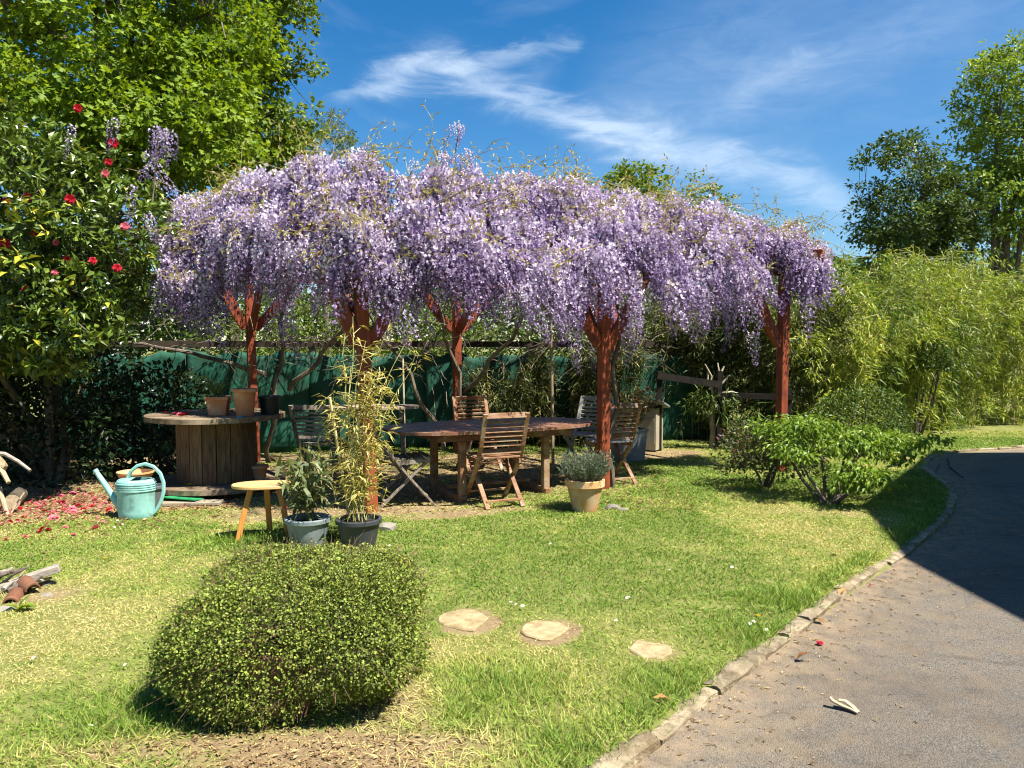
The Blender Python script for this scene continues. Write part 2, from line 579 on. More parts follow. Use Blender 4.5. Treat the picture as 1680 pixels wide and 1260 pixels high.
def build_ground():
    xs = np.concatenate([[-400, -150, -60, -25, -13], np.arange(-8.5, 9.01, .085), [13, 25, 60, 150, 400]])
    ys = np.concatenate([[-300, -80, -20, -3, .5], np.arange(1.2, 14.01, .085), [17, 25, 50, 120, 400]])
    X, Y = np.meshgrid(xs, ys)
    x, y = X.ravel(), Y.ravel()
    sd = edge_signed(np.stack([x, y], 1))
    P = np.stack([x, y, 0 * x], 1)
    z = np.where(sd > 0, np.clip(sd * .4, 0, .03), np.clip(sd * .4, -.06, 0))
    near = (np.abs(x) < 9) & (y > 1) & (y < 14.2)
    z = z + np.where(near & (sd > .1), (vnoise(P, 1.3, 9) - .5) * .03 + (vnoise(P, 6, 10) - .5) * .012, 0)
    nx, ny = len(xs), len(ys)
    GRID.update(x0=xs[5], y0=ys[5], sd=sd.reshape(ny, nx)[5:-5, 5:-5], z=z.reshape(ny, nx)[5:-5, 5:-5])
    i = np.arange(nx - 1)[None] + np.arange(ny - 1)[:, None] * nx
    F = np.stack([i, i + 1, i + 1 + nx, i + nx], -1).reshape(-1, 4)
    m, nt = new_mat('lawn_soil')
    a = nt.n('ShaderNodeAttribute', attribute_name='tint')
    g = nt.n('ShaderNodeNewGeometry')
    f1 = nt.noise(g.outputs['Position'], 9, 6, .65); f2 = nt.noise(g.outputs['Position'], 60, 5, .7); f3 = nt.noise(g.outputs['Position'], 1.7, 5, .6)
    grass = nt.mix(nt.mrange(f1, .3, .7), (.11, .14, .03), (.24, .22, .08))
    soil = nt.mix(nt.mrange(f2, .3, .7), (.10, .065, .035), (.31, .225, .12))
    soil = nt.mix(nt.mrange(f3, .45, .7), soil, (.25, .19, .105))
    col = nt.mix(nt.mrange(a.outputs['Fac'], .25, .75), grass, soil)
    finish(nt, principled(nt, col, .95, .1, nt.math('ADD', f1, nt.math('MULTIPLY', f2, .6)), .6, .02))
    o = np_mesh('lawn_ground', np.stack([x, y, z], 1), F, m, tint=bareness(x, y), smooth=True)
    tag(o, 'short dry lawn with bare earth patches around the pergola', 'lawn', kind='structure')
build_ground()

def build_drive():
    pts = [(p.x, p.y) for p in EDGE]
    # strips from the kerb line out to the far side, so the sheet follows the curve
    inner = np.array(pts)
    outer = []
    for k in range(len(pts)):
        t = k / (len(pts) - 1)
        outer.append((3 + 42 * t, -14 + 26 * t ** 1.6))
    outer = np.array(outer)
    fr = np.array([0, .004, .012, .03, .07, .15, .3, .55, 1.0])
    V = (inner[:, None] * (1 - fr)[None, :, None] + outer[:, None] * fr[None, :, None]).reshape(-1, 2)
    V = np.concatenate([V, np.full((len(V), 1), .004)], 1)
    n, k = len(pts), len(fr)
    i = np.arange(k - 1)[None] + np.arange(n - 1)[:, None] * k
    F = np.stack([i, i + 1, i + 1 + k, i + k], -1).reshape(-1, 4)
    m, nt = new_mat('driveway_asphalt')
    g = nt.n('ShaderNodeNewGeometry')
    P = g.outputs['Position']
    big = nt.noise(P, .9, 5, .6); mid = nt.noise(P, 5, 6, .65); fine = nt.noise(P, 95, 4, .75)
    vo = nt.n('ShaderNodeTexVoronoi', feature='F1'); vo.inputs['Scale'].default_value = 150; nt.link(P, vo.inputs['Vector'])
    col = nt.mix(nt.mrange(fine, .35, .68), (.05, .047, .043), (.21, .195, .172))
    col = nt.mix(nt.mrange(mid, .45, .75), col, (.16, .122, .085))
    col = nt.mix(nt.math('MULTIPLY', nt.mrange(big, .42, .7), .6), col, (.06, .055, .051))
    chip = nt.math('GREATER_THAN', nt.noise(P, 210, 2, .5), .70)
    col = nt.mix(nt.math('MULTIPLY', chip, .75), col, (.42, .36, .25))
    a = nt.n('ShaderNodeAttribute', attribute_name='tint')
    dust = nt.math('MULTIPLY', a.outputs['Fac'], nt.mrange(nt.noise(P, 7, 6, .7), .25, .7))
    col = nt.mix(dust, col, (.34, .25, .15))
    wv = nt.n('ShaderNodeVectorMath', operation='ADD'); nt.link(P, wv.inputs[0])
    nz = nt.n('ShaderNodeTexNoise'); nz.inputs['Scale'].default_value = 2.2; nz.inputs['Detail'].default_value = 6; nt.link(P, nz.inputs['Vector']); nt.link(nz.outputs['Color'], wv.inputs[1])
    vc = nt.n('ShaderNodeTexVoronoi', feature='DISTANCE_TO_EDGE'); vc.inputs['Scale'].default_value = .55; nt.link(wv.outputs[0], vc.inputs['Vector'])
    crack = nt.math('MULTIPLY', nt.mrange(vc.outputs['Distance'], .0, .006, 1, 0), nt.mrange(mid, .42, .55))
    col = nt.mix(nt.math('MULTIPLY', crack, .3), col, (.025, .022, .018))
    st = nt.mrange(nt.noise(P, 2.6, 7, .7, 1.0), .55, .70)
    col = nt.mix(nt.math('MULTIPLY', st, .45), col, (.045, .042, .038))
    h = nt.math('SUBTRACT', nt.math('ADD', nt.math('MULTIPLY', vo.outputs['Distance'], .8), fine), nt.math('MULTIPLY', crack, .4))
    finish(nt, principled(nt, col, .9, .2, h, .8, .008))
    tint = np.tile(np.array([1, .9, .65, .3, .06, 0, 0, 0, 0]), n)
    o = np_mesh('driveway', V, F, m, tint=tint, smooth=True)
    tag(o, 'worn grey brown asphalt driveway curving past the lawn', 'driveway', kind='structure')
build_drive()

def build_kerb():
    k = empty('kerb', (0, 0, 0)); tag(k, 'low crumbling stone kerb between lawn and driveway', 'kerb', kind='structure')
    m = surf('kerb_stone', (.16, .125, .08), (.38, .31, .20), 14, rough=.95, bump=.9, dist=.02, c3=(.15, .11, .06), s3=5)
    line = EDGE; acc = 0; cur = []; rr = random.Random(3)
    segs = []
    target = .5
    for a, b in zip(line[:-1], line[1:]):
        if a.y < 1.5: continue
        if a.x > 12: break
        cur.append(a); acc += (b - a).length
        if acc > target:
            cur.append(b); segs.append(cur); cur = []; acc = 0; target = rr.uniform(.28, .62)
    for s in segs:
        mb = MB(); w = rr.uniform(.07, .10); h = rr.uniform(.024, .040); off = rr.uniform(-.012, .012); tilt = rr.uniform(-.008, .008)
        n = len(s); vs = []; prof = [(-.5, -.05), (-.5, .8), (-.3, 1.0), (.1, 1.03), (.38, .92), (.5, .6), (.5, -.05)]
        d0 = (s[-1] - s[0]).normalized()
        for i, p in enumerate(s):
            d = (s[min(i + 1, n - 1)] - s[max(i - 1, 0)]).normalized()
            nr = Vector((-d.y, d.x))
            e = Vector((0, 0))
            if i == 0: e = d0 * .006
            if i == n - 1: e = -d0 * .006
            for u, v in prof:
                q = p + e + nr * (.05 + off + u * w + rr.uniform(-.008, .008))
                vs.append((q.x, q.y, max(v * (h + tilt * (u + .5)), -.03) + rr.uniform(-.006, .006) * (v > 0)))
        np_ = len(prof); fs = []
        for i in range(n - 1):
            for j in range(np_ - 1):
                a = i * np_ + j; fs.append((a, a + 1, a + 1 + np_, a + np_))
        fs += [tuple(range(np_)), tuple(range((n - 1) * np_ + np_ - 1, (n - 1) * np_ - 1, -1))]
        mb.add(vs, fs); mb.build('kerb_stone', m, k, smooth=True)
build_kerb()

def lawn_blades():
    N = 590000
    Y = rng.uniform(2.45, 14.0, N)
    X = -(Y * .70 + 1.5) + rng.random(N) * (Y * 1.40 + 1.9)
    sd, gz = sample_ground(X, Y)
    ok = (sd > .07) & ~((X < -3.2) & (Y > 10.4)) & ~((Y > 12.2) & (X < 4))
    ok |= (sd > .02) & (rng.random(len(X)) < .25)
    X, Y, sd, gz = X[ok], Y[ok], sd[ok], gz[ok]
    b = bareness(X, Y)
    ok = rng.random(len(X)) > np.clip(b * 1.12, 0, .80)
    for c, rx, ry, a in STONES:
        ok &= ell(X, Y, c.x, c.y, rx * .84, ry * .84, a, .1) < .5 + .3 * (rng.random(len(X)) - .5)
    X, Y, sd, b, gz = X[ok], Y[ok], sd[ok], b[ok], gz[ok]
    n = len(X)
    P2 = np.stack([X, Y, 0 * X], 1)
    lush = np.zeros(n)
    for cx, cy, rx, ry in ((-.05, 3.25, .42, .38), (-.3, 2.9, .3, .3), (.28, 2.85, .3, .25), (.75, 3.35, .35, .22), (1.3, 3.98, .3, .18), (-2.0, 5.9, .6, .2), (1.7, 4.55, .3, .2), (-1.6, 2.85, .3, .4)):
        lush = np.maximum(lush, ell(X, Y, cx, cy, rx, ry, 0, .5))
    lush = np.maximum(lush, .9 * np.exp(-((sd - .16) / .1) ** 2) * (vnoise(P2, 2.2, 12) > .45) * (Y < 7))
    dry = dryness(X, Y) * (1 - .75 * lush)
    dry = np.clip(dry - np.clip((Y - 6.5) * .03, 0, .12), 0, 1)
    L = (.020 + .022 * rng.random(n)) * (1 + lush * (.9 + 1.0 * rng.random(n))) * (1 - .25 * dry)
    W = (.0032 + .0022 * rng.random(n)) * np.clip(Y / 3.4, 1, 2.6)
    lean = rng.normal(size=(n, 3)) * (.55 + .35 * rng.random((n, 1)))
    D = lean; D[:, 2] = (.62 + .5 * lush + .3 * rng.random(n)) * (1 - .8 * np.clip(b * 1.3, 0, 1))
    U = rng.normal(size=(n, 3)) * .6; U[:, 2] += .9
    tint = np.clip(dry * .68 + rng.normal(size=n) * .17 + .15 + .75 * b, 0, 1)
    V, F, T = leaves(np.stack([X, Y, gz - .003], 1), D, U, L, W, 'blade', tint)
    m = leaf_mat('grass_blade', (.10, .19, .02), (.62, .50, .22), .3, .6, .25, tcol=(1.1, 1.1, .5))
    # three-step ramp: fresh green, yellow green, straw
    for nd in m.node_tree.nodes:
        if nd.type == 'VALTORGB':
            e = nd.color_ramp.elements.new(.42); e.color = (.24, .34, .05, 1)
            e = nd.color_ramp.elements.new(.72); e.color = (.46, .44, .13, 1)
    o = np_mesh('lawn_grass', V, F, m, tint=T)
    tag(o, 'short yellow green grass blades of the sunny lawn', 'grass', kind='stuff')
lawn_blades()

def stepping_stones():
    m = surf('sandstone', (.26, .19, .095), (.42, .32, .18), 16, rough=.9, bump=.5, dist=.01, c3=(.20, .15, .07), s3=9)
    labs = ['pale flat stepping stone beside the round low shrub', 'middle one of the three pale stepping stones in the lawn', 'smallest stepping stone, half overgrown, nearest the kerb']
    for i, (c, rx, ry, a) in enumerate(STONES):
        rr = random.Random(20 + i); n = 14; poly = []
        for k in range(n):
            t = 2 * math.pi * k / n; q = rr.uniform(.78, 1.1)
            u, v = rx * q * math.cos(t), ry * q * math.sin(t)
            poly.append((u * math.cos(R(a)) - v * math.sin(R(a)), u * math.sin(R(a)) + v * math.cos(R(a))))
        mb = MB(); mb.prism(poly, -.03, .016)
        o = mb.build('stepping_stone', m, None, bevel=.007, loc=(c.x, c.y, gz(c.x, c.y) - .006))
        tag(o, labs[i], 'stone', 'stepping stones across the lawn')
stepping_stones()

# ================================================================== the house whose shadow lies on the drive (right of the view)
def build_house():
    h = empty('house', (9, 0, 0)); tag(h, 'rendered house right of the driveway whose roof shades it', 'house')
    base = Vector((9, 0, 0))
    hh = 6.0
    k = hh / math.tan(SUN_EL)
    def up(x, y): return (x + SUN_H.x * k - base.x, y - (-SUN_H.y) * k * 1.0 - base.y) if False else (x + SUN_H.x * k - base.x, y + SUN_H.y * k - base.y)
    sh = [(2.95, -6), (2.92, 2.0), (2.87, 5.66), (3.30, 7.3), (6.15, 11.25), (24, 11.6), (24, -6)]
    eave = [up(*p) for p in sh]
    cx = sum(p[0] for p in eave) / len(eave); cy = sum(p[1] for p in eave) / len(eave)
    wall = [((p[0] - cx) * .96 + cx, (p[1] - cy) * .96 + cy) for p in eave]
    MB().prism(wall, 0, hh - .18).build('wall', surf('render_wall', (.55, .5, .42), (.68, .63, .54), 3), h)
    mb = MB(); n = len(eave)
    top = [((p[0] - cx) * .45 + cx, (p[1] - cy) * .45 + cy) for p in eave]
    vs = [(x, y, hh - .16) for x, y in eave] + [(x, y, hh) for x, y in eave] + [(x, y, hh + 2.6) for x, y in top]
    fs = [tuple(range(n - 1, -1, -1)), tuple(range(2 * n, 3 * n))]
    for r in (0, n):
        for i in range(n): fs.append((r + i, r + (i + 1) % n, r + (i + 1) % n + n, r + i + n))
    mb.add(vs, fs).build('roof', surf('clay_roof', (.30, .13, .07), (.45, .22, .13), 8), h)
    wx = wall[0][0]
    for y in (-6.5, -3.2, -.4):
        w = MB().box((wx - .02, y, 1.5), (.08, 1.1, 1.3)).build('window', surf('white_frame', (.7, .7, .68), (.78, .78, .76), 4), h)
        MB().box((wx - .07, y, 1.5), (.02, .94, 1.14)).build('pane', flat('window_glass', (.03, .04, .05), .08, .6), w)
    d = MB().box((wx - .02, -8.4, 1.05), (.08, .95, 2.1)).build('door', surf('door_wood', (.2, .11, .06), (.28, .16, .09), 6), h)
    MB().box((wx - .1, -8.08, 1.05), (.05, .04, .14)).build('handle', flat('brass', (.5, .4, .2), .35), d)
build_house()

# ================================================================== fence with green screening
FX0, FX1 = -6.2, 3.6
def fence_y(x): return 11.95 + .25 * x
def build_fence():
    f = empty('garden_fence', (FX0, fence_y(FX0), 0)); tag(f, 'old garden fence hung with green screening cloth behind the pergola', 'fence')
    b = Vector((FX0, fence_y(FX0), 0))
    cloth = surf('green_screen_cloth', (.009, .062, .038), (.018, .098, .061), 5, rough=.75, bump=.25, dist=.01, c3=(.02, .06, .036), s3=2.2)
    post = surf('fence_post_concrete', (.22, .2, .17), (.34, .31, .27), 9)
    wirem = flat('fence_wire', (.12, .13, .12), .5)
    n = 6; w = (FX1 - FX0) / n
    for i in range(n):
        x0, x1 = FX0 + i * w + .004, FX0 + (i + 1) * w - .004
        nu, nv = 22, 16
        us = np.linspace(0, 1, nu); vs = np.linspace(0, 1, nv)
        U, Vv = np.meshgrid(us, vs)
        X = x0 + (x1 - x0) * U
        top = 1.47 - .05 * np.sin(U * math.pi) + .03 * rng.normal() + .03 * np.sin(U * 17 + i) + .02 * np.sin(U * 41 + 2 * i)
        Z = .04 + (top - .04) * Vv
        P = np.stack([X.ravel(), Z.ravel() * 2.0, 0 * X.ravel() + i], 1)
        Yo = (vnoise(P, 1.6, 21).reshape(X.shape) - .5) * .05 + .004 * np.sin(Z * 24)
        Y = fence_y(0) + .25 * X - .04 + Yo
        Vx = np.stack([X.ravel() - b.x, Y.ravel() - b.y, Z.ravel()], 1)
        k = np.arange(nu - 1)[None] + np.arange(nv - 1)[:, None] * nu
        F = np.stack([k, k + 1, k + 1 + nu, k + nu], -1).reshape(-1, 4)
        o = np_mesh('screen_cloth', Vx, F, cloth, f, smooth=True)
        sm = o.modifiers.new('thickness', 'SOLIDIFY'); sm.thickness = .004
    for i in range(n + 1):
        x = FX0 + i * w
        MB().box((x - b.x, fence_y(x) - b.y + .08, .82), (.09, .09, 1.64)).build('post', post, f, bevel=.008)
    for z in (.35, .95, 1.54):
        MB().tube([(0, .015, z), ((FX1 - FX0), .25 * (FX1 - FX0) + .015, z)], .004, 4).build('wire', wirem, f)
    MB().bar((0, .03, 1.60), (FX1 - FX0, .25 * (FX1 - FX0) + .03, 1.60), .05, .09).build('top_rail', surf('dark_rail_wood', (.025, .018, .012), (.06, .045, .03), 8, (1, 1, 1)), f)
build_fence()

# ================================================================== pergola
PA, PB, PC_ = Vector((-1.30, 7.05, 0)), Vector((.98, 8.21, 0)), Vector((3.29, 9.39, 0))
PD, PE, PF = Vector((-3.40, 10.15, 0)), Vector((-.80, 11.2, 0)), Vector((1.62, 12.2, 0))
RED = surf('red_brown_stain', (.19, .042, .017), (.29, .068, .027), 7, (3, 3, .6), rough=.55, spec=.35, bump=.25, dist=.004, c3=(.12, .03, .015), s3=4)
def build_pergola():
    base = (PA + PC_ + PD + PF) / 4
    g = empty('pergola', base); tag(g, 'red brown stained timber pergola carrying the wisteria', 'pergola')
    fr = (PC_ - PA).normalized(); dp = (PD - PA).normalized()
    ang = math.atan2(fr.y, fr.x)
    M = Matrix.Rotation(ang, 3, 'Z')
    TOP = 2.42
    lean = {0: (-.10, .02), 1: (0, 0), 2: (.02, 0), 3: (-.06, 0), 4: (0, 0), 5: (0, 0)}
    for i, p in enumerate((PA, PB, PC_, PD, PE, PF)):
        q = p - base; lx, ly = lean[i]
        MB().sweep([(q.x, q.y, -.02), (q.x + lx, q.y + ly, TOP)], .108, .108, up=(-fr.y, fr.x, 0)).build('post', RED, g, bevel=.006)
        hb = 1.58 if i < 3 else 1.80
        t = hb / TOP
        r0 = Vector((q.x + lx * t, q.y + ly * t, hb))
        sides = [fr, -fr]
        if i in (2, 5): sides = [-fr]
        if i in (0, 3): sides = [fr, -fr * .6]
        sides.append(dp if i < 3 else -dp)
        for s in sides:
            e = Vector((q.x + lx, q.y + ly, TOP - .01)) + s * .58
            st = r0 + s.normalized() * .05
            mid = st.lerp(e, .5) + Vector((0, 0, -.055)) + s.normalized() * .0
            MB().sweep([st, st.lerp(e, .3) + Vector((0, 0, -.04)), st.lerp(e, .65) + Vector((0, 0, -.035)), e], .065, .12, up=(0, 0, 1)).build('brace', RED, g, bevel=.005)
    # head beams front, back and middle
    def beam(a, b, z, w, h, o0, o1, name):
        d = (b - a).normalized(); p = a - d * o0 - base; q = b + d * o1 - base
        MB().bar((p.x, p.y, z), (q.x, q.y, z), w, h).build(name, RED, g, bevel=.006)
    beam(PA, PC_, TOP + .08, .07, .16, .3, .3, 'head_beam')
    beam(PD, PF, TOP + .08, .07, .16, .3, .3, 'head_beam')
    n = 11
    for k in range(n):
        t = -.06 + 1.12 * k / (n - 1)
        beam(PA.lerp(PC_, t), PD.lerp(PF, t), TOP + .235, .055, .145, .10 if k < 10 else .3, .4, 'rafter')
    for k in range(6):
        t = .04 + .92 * k / 5
        beam(PA.lerp(PD, t), PC_.lerp(PF, t), TOP + .33, .035, .04, .4, .4, 'batten')
build_pergola()

# ================================================================== wisteria
def raceme(seed, length=.36, rmax=.075, n=60):
    r = np.random.default_rng(seed)
    s = (np.arange(n) + r.random(n)) / n
    rad = rmax * np.minimum(1, .45 + s / .25) * np.clip(1 - s, 0, 1) ** .55 + .006
    a = np.arange(n) * 2.39996 + r.normal(size=n) * .4
    bend = r.normal(size=2) * .05
    O = np.stack([np.cos(a), np.sin(a), 0 * a], 1)
    P = O * rad[:, None] * (.75 + .4 * r.random((n, 1)))
    P[:, 2] = -s * length + .008 * r.normal(size=n)
    P[:, 0] += bend[0] * s * s; P[:, 1] += bend[1] * s * s
    size = (.032 - .015 * s) * (.8 + .4 * r.random(n))
    jit = r.normal(size=(n, 3)) * .5
    # banner: pale, upright, facing out; keel: violet, pointing out and down
    Db = O * .35 + np.array([0, 0, .8]) + jit * .6
    V1 = leaves(P, Db, O + jit * .8, size * 1.0, size * 1.1, 'dia', np.clip(.74 + .26 * r.random(n) - .52 * s, 0, 1))
    Dk = O * .9 + np.array([0, 0, -.55]) + jit * .5
    V2 = leaves(P, Dk, np.cross(Dk, jit) + O * .2, size * .95, size * .75, 'dia', np.clip(.44 + .35 * r.random(n) - .42 * s, 0, 1))
    ax = np.linspace(0, 1, 6)
    A = np.stack([bend[0] * ax ** 2, bend[1] * ax ** 2, -ax * length * .95], 1)
    V3 = twig_strips(A[:-1], A[1:], .003); V3 = (V3[0], V3[1], V3[2] * 0 + .12)
    ctr = P * [0, 0, 1] + np.stack([bend[0] * s * s, bend[1] * s * s, 0 * s], 1)
    V4 = leaves(ctr, P - ctr, np.array([[.1, .2, 1.0]] * n), np.linalg.norm(P - ctr, axis=1), np.full(n, .004), 'tri', np.full(n, .3))
    return join([V1, V2, V3, V4])

WIS = leaf_mat('wisteria_petal', (.09, .045, .14), (.96, .90, .93), .28, .6, .15, tcol=(1.0, .92, 1.05), objvar=.34)
for nd in WIS.node_tree.nodes:
    if nd.type == 'VALTORGB':
        e = nd.color_ramp.elements.new(.35); e.color = (.31, .215, .39, 1)
        e = nd.color_ramp.elements.new(.62); e.color = (.60, .49, .67, 1)

PATH_PX = np.array([262, 330, 420, 520, 600, 700, 850, 1000, 1150, 1280, 1352], float)
PATH_D = np.array([8.3, 7.95, 7.5, 6.95, 6.6, 6.65, 7.05, 7.55, 8.15, 8.75, 9.25])
TOP_PX = np.array([262, 280, 330, 380, 430, 480, 530, 590, 625, 645, 690, 740, 790, 850, 900, 950, 1000, 1050, 1100, 1150, 1200, 1230, 1260, 1300, 1352], float)
TOP_Y = np.array([352, 335, 318, 300, 293, 275, 270, 258, 270, 300, 285, 280, 297, 288, 298, 308, 318, 328, 332, 333, 350, 370, 374, 376, 402], float)
BOT_PX = np.array([262, 300, 350, 400, 450, 480, 520, 570, 600, 650, 700, 760, 800, 870, 930, 970, 1040, 1100, 1150, 1210, 1280, 1352], float)
BOT_Y = np.array([500, 545, 515, 500, 500, 540, 505, 495, 480, 500, 515, 490, 515, 535, 545, 515, 545, 520, 530, 535, 520, 495], float)
HOLES = [(607, 440, 6, 30), (1040, 432, 26, 14), (1140, 412, 18, 8), (1272, 436, 16, 10), (800, 480, 8, 20), (640, 300, 9, 14)]

def build_wisteria():
    base = Vector((-.78, 11.05, 0))
    root = empty('wisteria', base); tag(root, 'wisteria in full lilac bloom spreading over the pergola roof', 'wisteria')
    variants = [raceme(100 + k, .32 + .06 * (k % 5), .056 + .008 * (k % 4), 52 + 5 * (k % 4)) for k in range(8)]
    meshes = [np_mesh('flower_cluster', V, F, WIS, tint=T, as_mesh=True) for V, F, T in variants]
    pos = []          # (point, scale, score)
    n = 2050
    px = rng.uniform(262, 1352, n)
    # more per pixel where the curtain is far away, so that the density per metre stays even
    d = np.interp(px, PATH_PX, PATH_D)
    rag = (vnoise(np.stack([px * .03, 0 * px, 0 * px], 1), 1.0, 35) - .5) * 70 + (vnoise(np.stack([px * .09, 0 * px, 0 * px], 1), 1.0, 34) - .5) * 34
    yt = np.interp(px, TOP_PX, TOP_Y) - 2 + (vnoise(np.stack([px * .045, 0 * px, 0 * px], 1), 1.0, 37) - .5) * 34; yb = np.interp(px, BOT_PX, BOT_Y) - 66 + rag * 1.15
    q = rng.random(n) ** .92; q[-260:] = rng.uniform(.82, 1.0, 260)
    inward = .62 * q ** 2.4 + rng.exponential(.10, n) + (vnoise(np.stack([px * .01, q * 3, 0 * q], 1), 2.2, 31) - .5) * .36 * (1 - .7 * q)
    z = H + (570 - (yb + (yt - yb) * q)) * (d + inward) / FPX
    for i in range(n):
        Y = d[i] + inward[i]
        pyy = 570 - (z[i] - H) * FPX / Y
        if any(abs(px[i] - hx) < hw + 8 and -hh - 26 < pyy - hy < hh for hx, hy, hw, hh in HOLES) and rng.random() < .93: continue
        if vnoise(np.array([[px[i] * .012, z[i] * 1.6, 3.0]]), 2.6, 36)[0] < .43 and q[i] < .84 and rng.random() < .85: continue
        x = (px[i] - 840) / FPX * (d[i] + .6 * inward[i])
        # slide inwards along the pergola's depth rather than along the sight line
        pos.append(((x, Y, z[i]), rng.uniform(.9, 1.4), -inward[i]))
    # roof interior, seen over and through the edge
    a0, f0, d0 = np.array(PA[:2]), np.array((PC_ - PA)[:2]), np.array((PD - PA)[:2])
    for i in range(330):
        u, v = rng.uniform(-.05, 1.05), rng.uniform(.12, 1.1)
        p = a0 + f0 * u + d0 * v
        zz = 2.72 + .55 * vnoise(np.array([[p[0], p[1], 0]]), .9, 33)[0] + .12 * rng.random()
        pos.append(((p[0], p[1], zz), rng.uniform(.8, 1.15), -3))
    for i in range(70):
        u, v = rng.uniform(-.02, 1.0), rng.uniform(.1, 1.0)
        p = a0 + f0 * u + d0 * v
        pos.append(((p[0], p[1], rng.uniform(2.25, 2.5)), rng.uniform(.7, 1.1), -3))
    extra = [(470, 525, 7.6, 1.15), (448, 500, 7.8, 1), (290, 478, 9.0, 1.2), (277, 480, 9.1, 1.1), (302, 500, 9.0, 1.0), (925, 520, 8.6, 1), (945, 560, 9.5, 1), (970, 540, 9.3, .9),
             (1235, 545, 10.2, 1), (1150, 520, 9.4, 1), (1205, 520, 9.6, 1.1), (560, 505, 7.5, .9), (880, 470, 7.4, 1.2), (1045, 500, 7.9, 1.1),
             (750, 200, 6.95, .55), (742, 206, 6.95, .5), (759, 207, 6.95, .45), (735, 255, 6.95, .7), (728, 250, 6.95, .6), (745, 255, 6.95, .6), (768, 245, 6.95, .6), (776, 250, 6.95, .55), (680, 262, 6.95, .5),
             (255, 208, 7.2, .8), (268, 212, 7.2, .8), (280, 216, 7.2, .7), (262, 216, 7.15, .7), (250, 250, 7.3, .9), (246, 268, 7.35, .9), (218, 305, 7.2, .8), (243, 350, 7.2, .7), (120, 205, 7.0, .6), (190, 195, 7.0, .6)]
    for x, y, Y, s in extra:
        pos.append((tuple(at(x, y, Y)), s, 5))
    order = sorted(range(len(pos)), key=lambda i: -pos[i][2])
    parts = []
    rest = []
    for k, i in enumerate(order):
        p, s, sc = pos[i]
        vi = int(rng.integers(8)); rz = rng.uniform(0, 6.28); tx, ty = rng.normal(size=2) * .2
        M = Matrix.Translation(Vector(p) - base) @ Matrix.Rotation(rz, 4, 'Z') @ Matrix.Rotation(tx, 4, 'X') @ Matrix.Rotation(ty, 4, 'Y') @ Matrix.Diagonal((s, s, s * rng.uniform(.9, 1.2), 1))
        if k < 300:
            o = link_mesh('flower_cluster', meshes[vi], root); o.matrix_local = M
        else:
            V, F, T = variants[vi]; A = np.array(M)
            rest.append((V @ A[:3, :3].T + A[:3, 3], F, np.clip(T + rng.uniform(-.2, .16), 0, 1)))
    V, F, T = join(rest)
    o = np_mesh('flower_clusters', V, F, WIS, root, T); o['kind'] = 'stuff'
    # woody stems
    bark = surf('vine_bark', (.09, .07, .05), (.22, .18, .13), 9, (1, 1, .5), bump=.6, dist=.01)
    def stem(pts, r0, r1, name='stem'):
        pts = [Vector(p) - base for p in pts]
        rad = np.linspace(r0, r1, len(pts))
        MB().tube(pts, list(rad), 7).build(name, bark, root, smooth=True)
    for (a, b, c_) in (((-.62, 11.0, 0), (-.7, 10.9, 1.3), (-1.2, 10.4, 2.6)), ((-.95, 11.1, 0), (-1.4, 10.9, 1.3), (-2.4, 10.2, 2.65)), ((-3.2, 10.0, 0), (-3.0, 9.9, 1.2), (-2.7, 9.4, 2.6)), ((1.05, 8.36, 0), (1.12, 8.3, 1.2), (1.2, 8.5, 2.55)), ((-.7, 11.25, .9), (.1, 10.6, 1.75), (.6, 9.9, 2.6)), ((-2.9, 10.0, 1.0), (-2.2, 9.8, 1.6), (-1.6, 9.2, 2.5)), ((-3.3, 10.2, 1.2), (-4.2, 10.3, 1.5), (-5.2, 10.4, 1.62))):
        pts = []
        A, B, C = Vector(a), Vector(b), Vector(c_)
        for k in range(12):
            t = k / 11; p = A.lerp(B, t).lerp(B.lerp(C, t), t)
            pts.append(p + Vector((.05 * math.sin(k * 1.7 + a[0]), .05 * math.cos(k * 1.3 + a[0] * 2), 0)))
        stem(pts, .035, .018)
    for k in range(16):
        u0, v0 = random.uniform(0, .9), random.uniform(0, 1)
        p = PA.lerp(PC_, u0).lerp(PD.lerp(PF, u0), v0); u1 = min(1, u0 + random.uniform(.15, .5)); v1 = random.uniform(-.05, 1)
        q_ = PA.lerp(PC_, u1).lerp(PD.lerp(PF, u1), v1)
        p.z = random.uniform(2.55, 2.8); q_.z = random.uniform(2.6, 2.85)
        stem(curve_pts(p, q_, 9, .03, .1), .022, .009, 'branch')
    for (x0, y0, x1, y1, Y) in ((735, 330, 752, 196, 6.95), (700, 345, 830, 285, 6.9), (640, 350, 610, 262, 6.85), (770, 340, 870, 300, 7.0), (1090, 330, 1108, 290, 8.4), (250, 330, 262, 205, 7.2)):
        stem(curve_pts(at(x0, y0, Y), at(x1, y1, Y), 7, 0, .05), .008, .003, 'shoot')
    # dark tangle of old vine hanging before the fence
    A_, B_ = [], []
    for k in range(150):
        x = rng.uniform(-4.6, 2.2); cur = np.array([x, fence_y(x) - rng.uniform(.15, .9), rng.uniform(1.25, 2.1)]) - np.array(base)
        dr = unit(rng.normal(size=3) * np.array([1, .3, .35]))
        for s in range(10):
            nx = cur + dr * .13; A_.append(cur); B_.append(nx); cur = nx; dr = unit(dr + rng.normal(size=3) * .28 + [0, 0, -.03])
    V, F, T = twig_strips(A_, B_, .006)
    o = np_mesh('old_vines', V, F, bark, root); o['kind'] = 'stuff'
    # thin tan runners, with bronze young leaves
    A_, B_, LP = [], [], []
